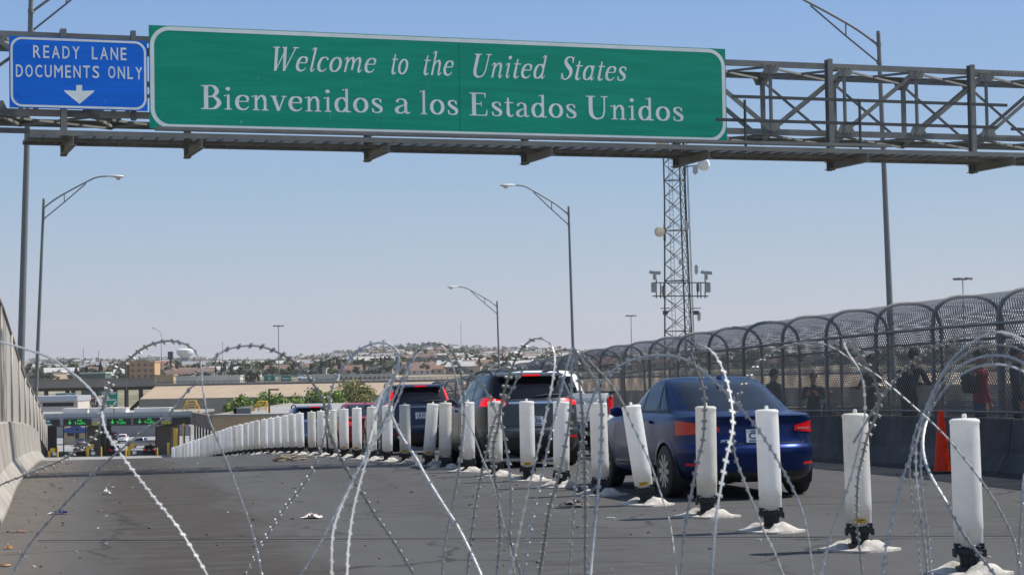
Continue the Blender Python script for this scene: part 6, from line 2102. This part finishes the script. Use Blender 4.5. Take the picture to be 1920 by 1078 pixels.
kinds = [('pale house with a flat pale roof among the trees of the far plain', 0, 0, 0), ('pale house with a brown pitched roof on the far plain', 0, 1, 1), ('tan house with a red pitched roof on the far plain', 1, 2, 1),
         ('tan house with a flat grey roof on the far plain', 1, 3, 0), ('pinkish house with a pale pitched roof on the far plain', 2, 0, 1)]
for lab, a, b, g in kinds:
    mb = MB(); house_geo(mb, (0, 0, 0), 14, 10, 3.6, g, (0, 1, 2), 0)
    HV.append(mb.mesh('house', [hw[a], hr_[b], dkw]))
spots = []
while len(spots) < 1300:
    px = r2.uniform(60, 1150) if r2.random() < .8 else r2.uniform(1150, 1920)
    hz_ = 690 - (px - 960) * .01746
    py = r2.uniform(hz_ - 38, hz_ + 10)
    p = hit(px, py)
    if p is None or p.y < 840: continue
    spots.append(p)
spots.sort(key=lambda p: p.y)
for i, p in enumerate(spots[:300]):
    v = r2.choices(range(5), (4, 3, .6, 3, 1))[0]
    o = bpy.data.objects.new('house', HV[v])
    COL.objects.link(o)
    o.location = p
    o.rotation_euler = (0, 0, r2.choice([0, R(12), R(90), R(-20)]) + r2.uniform(-.1, .1))
    s = r2.uniform(.6, 1.25)
    o.scale = (s * r2.uniform(.8, 1.5), s, s)
    tag(o, kinds[v][0], 'house', 'far houses: ' + kinds[v][0][:40])
mb = MB()
for p in spots[300:]:
    a, b = r2.choices((0, 1, 2), (4, 2, 1))[0], r2.choices((0, 1, 2, 3), (3, 3, .7, 3))[0]
    house_geo(mb, p, r2.uniform(11, 28), r2.uniform(9, 15), r2.uniform(3, 6.5), r2.random() < .5, (a, 3 + b, 7), r2.uniform(-.4, .4))
tag(mb.build('far_houses', hw + hr_ + [dkw]), 'mass of tiny pale houses covering the far plain and hill', 'houses', kind='stuff')
TV = []
tk_ = [('rounded dark green tree on the far plain', darks, 1.0, 1.0), ('olive green bushy tree on the far plain', leaf_mats('leaf_far', [(.075, .085, .03), (.09, .10, .04), (.055, .065, .025)]), 1.1, .8), ('slim dark cypress on the far plain', darks, .28, 1.6)]
for lab, ms, a, b in tk_:
    mb = MB()
    crown(mb, (0, 0, 4.2 * b), 3.6 * a, 3.4 * b, 260, .62, random.Random(5))
    mb.mi = 3
    mb.tube([(0, 0, -1.5), (0, 0, 3.2 * b)], [.3, .2], 5)
    TV.append(mb.mesh('tree', ms + [bark]))
tsp = []
while len(tsp) < 3200:
    px = r2.uniform(60, 1150) if r2.random() < .8 else r2.uniform(1150, 1920)
    hz_ = 690 - (px - 960) * .01746
    p = hit(px, r2.uniform(hz_ - 42, hz_ + 11))
    if p is None or p.y < 960: continue
    tsp.append(p)
tsp.sort(key=lambda p: p.y)
for p in tsp[:300]:
    v = r2.choices(range(3), (4, 4, 1.5))[0]
    o = bpy.data.objects.new('tree', TV[v])
    COL.objects.link(o)
    o.location = p
    s = r2.uniform(.5, .95)
    o.scale = (s, s, s * r2.uniform(.8, 1.1))
    o.rotation_euler = (0, 0, r2.uniform(0, 6))
    tag(o, tk_[v][0], 'tree', 'far trees: ' + tk_[v][0])
mb = MB()
for p in tsp[300:]:
    s = r2.uniform(.7, 1.5) * (1 + p.y / 9000)
    crown(mb, p + Vector((0, 0, 2.6 * s)), 4.2 * s * r2.uniform(.6, 1.4), 3.0 * s, 26, 1.5 * s, r2)
tag(mb.build('far_trees', tk_[1][1]), 'mass of small dark trees among the far houses', 'trees', kind='stuff')
# ================================================================== razor wire in front of the lens
wire_m = mat('razor_wire_steel', (0.45, 0.455, 0.45), 0.48, 0.3, 0.25, 6, rvar=.1)
RW = thing('razor_wire', 'loose coils of galvanised razor wire stretched across the road in front of everything', 'razor wire', (0, 5.5, 0))
W0 = Vector((0, 5.5, 0))
# each loop: photo trace of its visible run, distance at its first and last point; it bows out of plane like the turn of a coil
LOOPS = [
 (5.9, 5.2, [(-60, 632), (0, 641), (47, 654), (95, 671), (126, 692), (151, 712), (177, 739), (189, 763), (198, 807), (230, 856), (287, 930), (338, 994), (389, 1078), (420, 1140)]),
 (5.9, 5.1, [(-60, 940), (0, 909), (60, 885), (120, 860), (170, 825), (187, 806), (190, 777), (198, 743), (207, 722), (224, 688), (245, 671), (266, 654), (292, 643), (319, 639), (347, 645), (364, 656), (376, 680), (379, 718), (389, 777), (406, 820), (432, 883), (457, 951), (474, 1002), (491, 1078), (500, 1130)]),
 (5.1, 5.9, [(5, 1130), (23, 1078), (50, 1027), (100, 967), (187, 877), (266, 811), (312, 780), (343, 743), (372, 711), (381, 696), (398, 675), (415, 660), (436, 652), (466, 648), (496, 651), (534, 667), (564, 688), (589, 722), (606, 752), (612, 781), (616, 807), (636, 854), (659, 896), (675, 917), (700, 960), (738, 1015), (777, 1078), (805, 1125)]),
 (6.0, 5.1, [(430, 1135), (462, 1077), (483, 1032), (525, 964), (568, 909), (589, 875), (604, 832), (612, 798), (614, 773), (618, 747), (625, 720), (638, 694), (653, 676), (670, 659), (692, 646), (717, 642), (738, 650), (749, 668), (742, 700), (730, 735), (731, 768), (751, 815), (777, 854), (798, 892), (832, 947), (857, 985), (883, 1036), (902, 1078), (920, 1125)]),
 (5.1, 5.9, [(535, 1130), (564, 1078), (602, 1015), (632, 956), (666, 892), (696, 841), (726, 790), (743, 756), (755, 726), (764, 696), (777, 671), (789, 654), (811, 644), (832, 645), (849, 661), (862, 692), (868, 735), (870, 781), (866, 830), (860, 880), (848, 945), (832, 1028), (829, 1078), (826, 1130)]),
 (5.2, 5.8, [(622, 1130), (622, 1078), (624, 1002), (641, 947), (668, 890), (688, 845), (701, 800), (709, 760), (722, 728), (743, 700), (762, 684), (785, 674), (815, 671), (848, 678), (873, 693), (890, 709), (910, 731), (923, 758), (938, 790), (945, 815), (953, 863), (957, 912), (957, 960), (955, 1002), (966, 1045), (976, 1078), (985, 1110)]),
 (5.1, 5.8, [(650, 1130), (651, 1078), (653, 1028), (662, 960), (675, 906), (688, 862), (704, 820), (724, 780), (740, 742), (756, 706), (770, 678), (786, 655), (806, 642), (822, 644), (838, 660), (850, 690), (860, 726), (868, 764), (887, 811), (904, 858), (921, 896), (934, 943), (947, 994), (957, 1035), (966, 1078), (972, 1120)]),
 (5.8, 5.1, [(930, 1130), (931, 1078), (937, 1010), (935, 950), (927, 890), (925, 835), (934, 800), (940, 758), (947, 728), (956, 700), (969, 668), (985, 646), (1006, 634), (1023, 638), (1036, 650), (1041, 675), (1037, 710), (1029, 752), (1016, 812), (1002, 870), (989, 926), (976, 985), (966, 1034), (955, 1078), (945, 1120)]),
 (5.1, 5.6, [(975, 1130), (981, 1078), (988, 1028), (1000, 960), (1012, 907), (1026, 845), (1040, 782), (1052, 730), (1062, 690), (1071, 656), (1076, 652), (1082, 690), (1088, 735), (1092, 781), (1095, 854), (1097, 960), (1097, 1078), (1097, 1130)]),
 (5.7, 5.2, [(1000, 1130), (1010, 1078), (1019, 1024), (1030, 951), (1043, 909), (1055, 858), (1066, 798), (1071, 745), (1072, 690), (1074, 656), (1084, 662), (1100, 688), (1119, 718), (1127, 756), (1128, 803), (1126, 858), (1119, 943), (1112, 1020), (1107, 1078), (1103, 1130)]),
 (5.9, 5.3, [(900, 900), (912, 850), (923, 800), (940, 760), (958, 735), (975, 700), (1000, 678), (1030, 662), (1060, 655), (1083, 662), (1104, 676), (1143, 718), (1168, 756), (1189, 803), (1215, 858), (1236, 917), (1257, 985), (1268, 1078), (1270, 1130)]),
 (6.1, 5.1, [(1060, 1130), (1066, 1078), (1076, 940), (1086, 860), (1098, 790), (1115, 735), (1138, 704), (1172, 680), (1215, 668), (1257, 667), (1291, 677), (1325, 701), (1351, 726), (1385, 760), (1410, 790), (1432, 820), (1453, 854), (1474, 892), (1495, 934), (1512, 990), (1525, 1078), (1528, 1130)]),
 (5.8, 5.2, [(1270, 1130), (1276, 1078), (1285, 985), (1296, 926), (1308, 866), (1318, 824), (1321, 780), (1321, 743), (1314, 713), (1302, 682), (1295, 660), (1303, 646), (1318, 648), (1338, 662), (1355, 692), (1366, 726), (1372, 760), (1374, 798), (1370, 824), (1362, 858), (1351, 917), (1342, 973), (1334, 1078), (1330, 1130)]),
 (5.9, 5.1, [(1490, 1130), (1469, 1078), (1453, 1036), (1432, 994), (1415, 951), (1393, 896), (1378, 854), (1374, 812), (1379, 770), (1388, 735), (1402, 708), (1427, 676), (1466, 652), (1502, 643), (1537, 643), (1568, 655), (1591, 671), (1613, 684), (1648, 706), (1701, 751), (1746, 791), (1777, 822), (1803, 853), (1834, 893), (1861, 932), (1883, 972), (1901, 1012), (1908, 1045), (1911, 1078), (1912, 1130)]),
 (5.2, 5.8, [(1530, 1130), (1540, 1078), (1547, 1043), (1566, 977), (1591, 910), (1612, 830), (1621, 786), (1621, 742), (1616, 706), (1606, 684), (1592, 665), (1581, 640), (1594, 646), (1616, 671), (1638, 706), (1648, 742), (1644, 777), (1628, 813), (1617, 857), (1608, 901), (1607, 977), (1613, 1043), (1617, 1078), (1620, 1130)]),
 (5.9, 5.2, [(1735, 1130), (1728, 1078), (1719, 999), (1710, 937), (1706, 866), (1716, 810), (1734, 768), (1752, 728), (1772, 690), (1800, 658), (1835, 634), (1870, 622), (1905, 630), (1945, 655), (1985, 700), (2010, 760)]),
 (5.7, 5.3, [(1745, 1130), (1739, 1078), (1730, 999), (1721, 932), (1717, 848), (1727, 795), (1746, 745), (1765, 706), (1798, 672), (1834, 652), (1870, 646), (1910, 654), (1950, 682), (1985, 730)]),
 (5.6, 5.4, [(1752, 1130), (1746, 1078), (1739, 999), (1728, 910), (1728, 830), (1740, 775), (1760, 728), (1790, 694), (1830, 672), (1875, 666), (1915, 678), (1955, 710), (1985, 755)]),
 (5.5, 5.5, [(1640, 1130), (1655, 1078), (1661, 1026), (1675, 968), (1688, 910), (1703, 866), (1724, 815), (1748, 765), (1778, 722), (1815, 695), (1858, 683), (1905, 690), (1950, 718), (1985, 770)]),
 (6.1, 5.3, [(1600, 830), (1640, 765), (1679, 711), (1710, 680), (1746, 653), (1781, 638), (1817, 627), (1852, 621), (1888, 628), (1920, 643), (1960, 675), (1990, 720)]),
 (5.2, 5.5, [(1905, 1130), (1846, 1052), (1808, 1003), (1777, 946), (1746, 893), (1732, 853), (1731, 815), (1741, 775)]),
 (5.6, 5.2, [(1985, 800), (1950, 835), (1922, 884), (1916, 940), (1911, 1021), (1912, 1078), (1914, 1130)]),
]
ROLL0 = {0: 0.2, 4: 0.9, 12: 1.4}
r2 = random.Random(4)
for li, (d0, d1, tr) in enumerate(LOOPS):
    # drop both ends to the ground as the coil does below the frame
    pts2 = list(tr)
    P = []
    n = len(pts2)
    L = [0]
    for i in range(1, n): L.append(L[-1] + math.hypot(pts2[i][0] - pts2[i - 1][0], pts2[i][1] - pts2[i - 1][1]))
    for i, (x, y) in enumerate(pts2):
        f = L[i] / L[-1]
        d = d0 + (d1 - d0) * f + .10 * math.sin(f * 6.28 + li)
        P.append(at(x, y, d))
    def drop(P, rev):
        a, b = (P[1], P[0]) if rev else (P[-2], P[-1])
        if b.z > .9 + 1.0 or b.z > EYE - .3: return []
        out = []
        q = Vector(b)
        v = (b - a).normalized() * .12
        while q.z > .02 and len(out) < 14:
            v = (v * .8 + Vector((0, 0, -.12)) * .2).normalized() * .12
            q = q + v
            out.append(Vector(q))
        out[-1].z = max(out[-1].z, .012)
        return out
    P = list(reversed(drop(P, True))) + P + drop(P, False)
    q = [Vector(v) for v in cr([tuple(p) for p in P], 6)]
    # resample evenly
    R_s = [q[0]]
    step = .012
    acc = 0
    for i in range(1, len(q)):
        seg = q[i] - q[i - 1]
        l = seg.length
        while acc + l >= step:
            t_ = (step - acc) / l if l else 0
            p = q[i - 1] + (q[i] - q[i - 1]) * t_
            R_s.append(p)
            q[i - 1] = p
            l = (q[i] - p).length
            acc = 0
        acc += l
    mb = MB()
    # strip: a flat tape crimped round a core; rolls slowly along its length
    m_ = len(R_s)
    roll0, rr_ = ROLL0.get(li, r2.uniform(0, 3.1)), r2.uniform(-.5, .5)
    vs, fs = [], []
    frame = []
    for i, p in enumerate(R_s):
        d = (R_s[min(i + 1, m_ - 1)] - R_s[max(i - 1, 0)])
        d = d.normalized() if d.length > 1e-9 else Vector((0, 0, 1))
        if i == 0: x = d.orthogonal().normalized()
        else:
            x = frame[-1][0]
            x = (x - d * x.dot(d)).normalized()
        frame.append((x, d.cross(x), d))
    for i in range(0, m_, 2):
        x, y, d = frame[i]
        a = roll0 + rr_ * i * step * 2
        xx, yy = x * math.cos(a) + y * math.sin(a), y * math.cos(a) - x * math.sin(a)
        for k in range(6):
            q_ = 2 * math.pi * k / 6
            vs.append(R_s[i] + xx * (.0038 * math.cos(q_)) + yy * (.0020 * math.sin(q_)) - W0)
    c_ = len(vs) // 6
    mb.add(vs, [(i * 6 + k, i * 6 + (k + 1) % 6, (i + 1) * 6 + (k + 1) % 6, (i + 1) * 6 + k) for i in range(c_ - 1) for k in range(6)])
    # barbs: bow-tie blades every 40 mm
    every = 2.9
    i = 2.0
    while i < m_ - 2:
        k = int(i)
        x, y, d = frame[k]
        a = roll0 + rr_ * k * step * 2
        xx, yy = x * math.cos(a) + y * math.sin(a), y * math.cos(a) - x * math.sin(a)
        p = R_s[k] - W0
        h, t_ = .0122 * r2.uniform(.85, 1.1) * (.42 + .58 * math.sin(math.pi * k / m_) ** 4), .0010
        for s in (-1, 1):
            tip1 = p + xx * (s * h) + d * .0045
            tip2 = p + xx * (s * h) - d * .0035
            r1, r_2 = p + xx * (s * .003) + d * .004, p + xx * (s * .003) - d * .004
            mid = p + xx * (s * h * .62)
            vsb = [r1, tip1, mid, tip2, r_2]
            mb.add([v + yy * t_ for v in vsb] + [v - yy * t_ for v in vsb], [(0, 1, 2, 4), (2, 3, 4), (5, 9, 7, 6), (7, 9, 8), (0, 5, 6, 1), (1, 6, 7, 2), (2, 7, 8, 3), (3, 8, 9, 4)])
        i += every
    lo_ = mb.build('wire_loop', wire_m, RW)
    # the coil runs on across the road past both edges of the photograph
    for dx in ((-1.56,) if li < 7 else ((1.62, 3.0) if 11 <= li <= 18 else ())):
        ex = bpy.data.objects.new('wire_loop', lo_.data)
        COL.objects.link(ex)
        ex.parent = RW
        ex.location = (dx, .04 * (li % 3), 0)
bpy.context.view_layer.update()

# ------------------------------------------------------------------ air: one closed box of even haze round the camera and the scene
hm = bpy.data.materials.new('haze_air')
hm.use_nodes = True
hm.node_tree.nodes.remove(hm.node_tree.nodes['Principled BSDF'])
pv = hm.node_tree.nodes.new('ShaderNodeVolumePrincipled')
pv.inputs['Color'].default_value = (0.90, 0.87, 0.89, 1)
pv.inputs['Density'].default_value = 0.000075
pv.inputs['Anisotropy'].default_value = 0.3
hm.node_tree.links.new(pv.outputs[0], hm.node_tree.nodes['Material Output'].inputs['Volume'])
mb = MB()
mb.box((0, 5300, 60), (16000, 13600, 160))
tag(mb.build('haze', hm), kind='stuff')
bpy.context.view_layer.update()
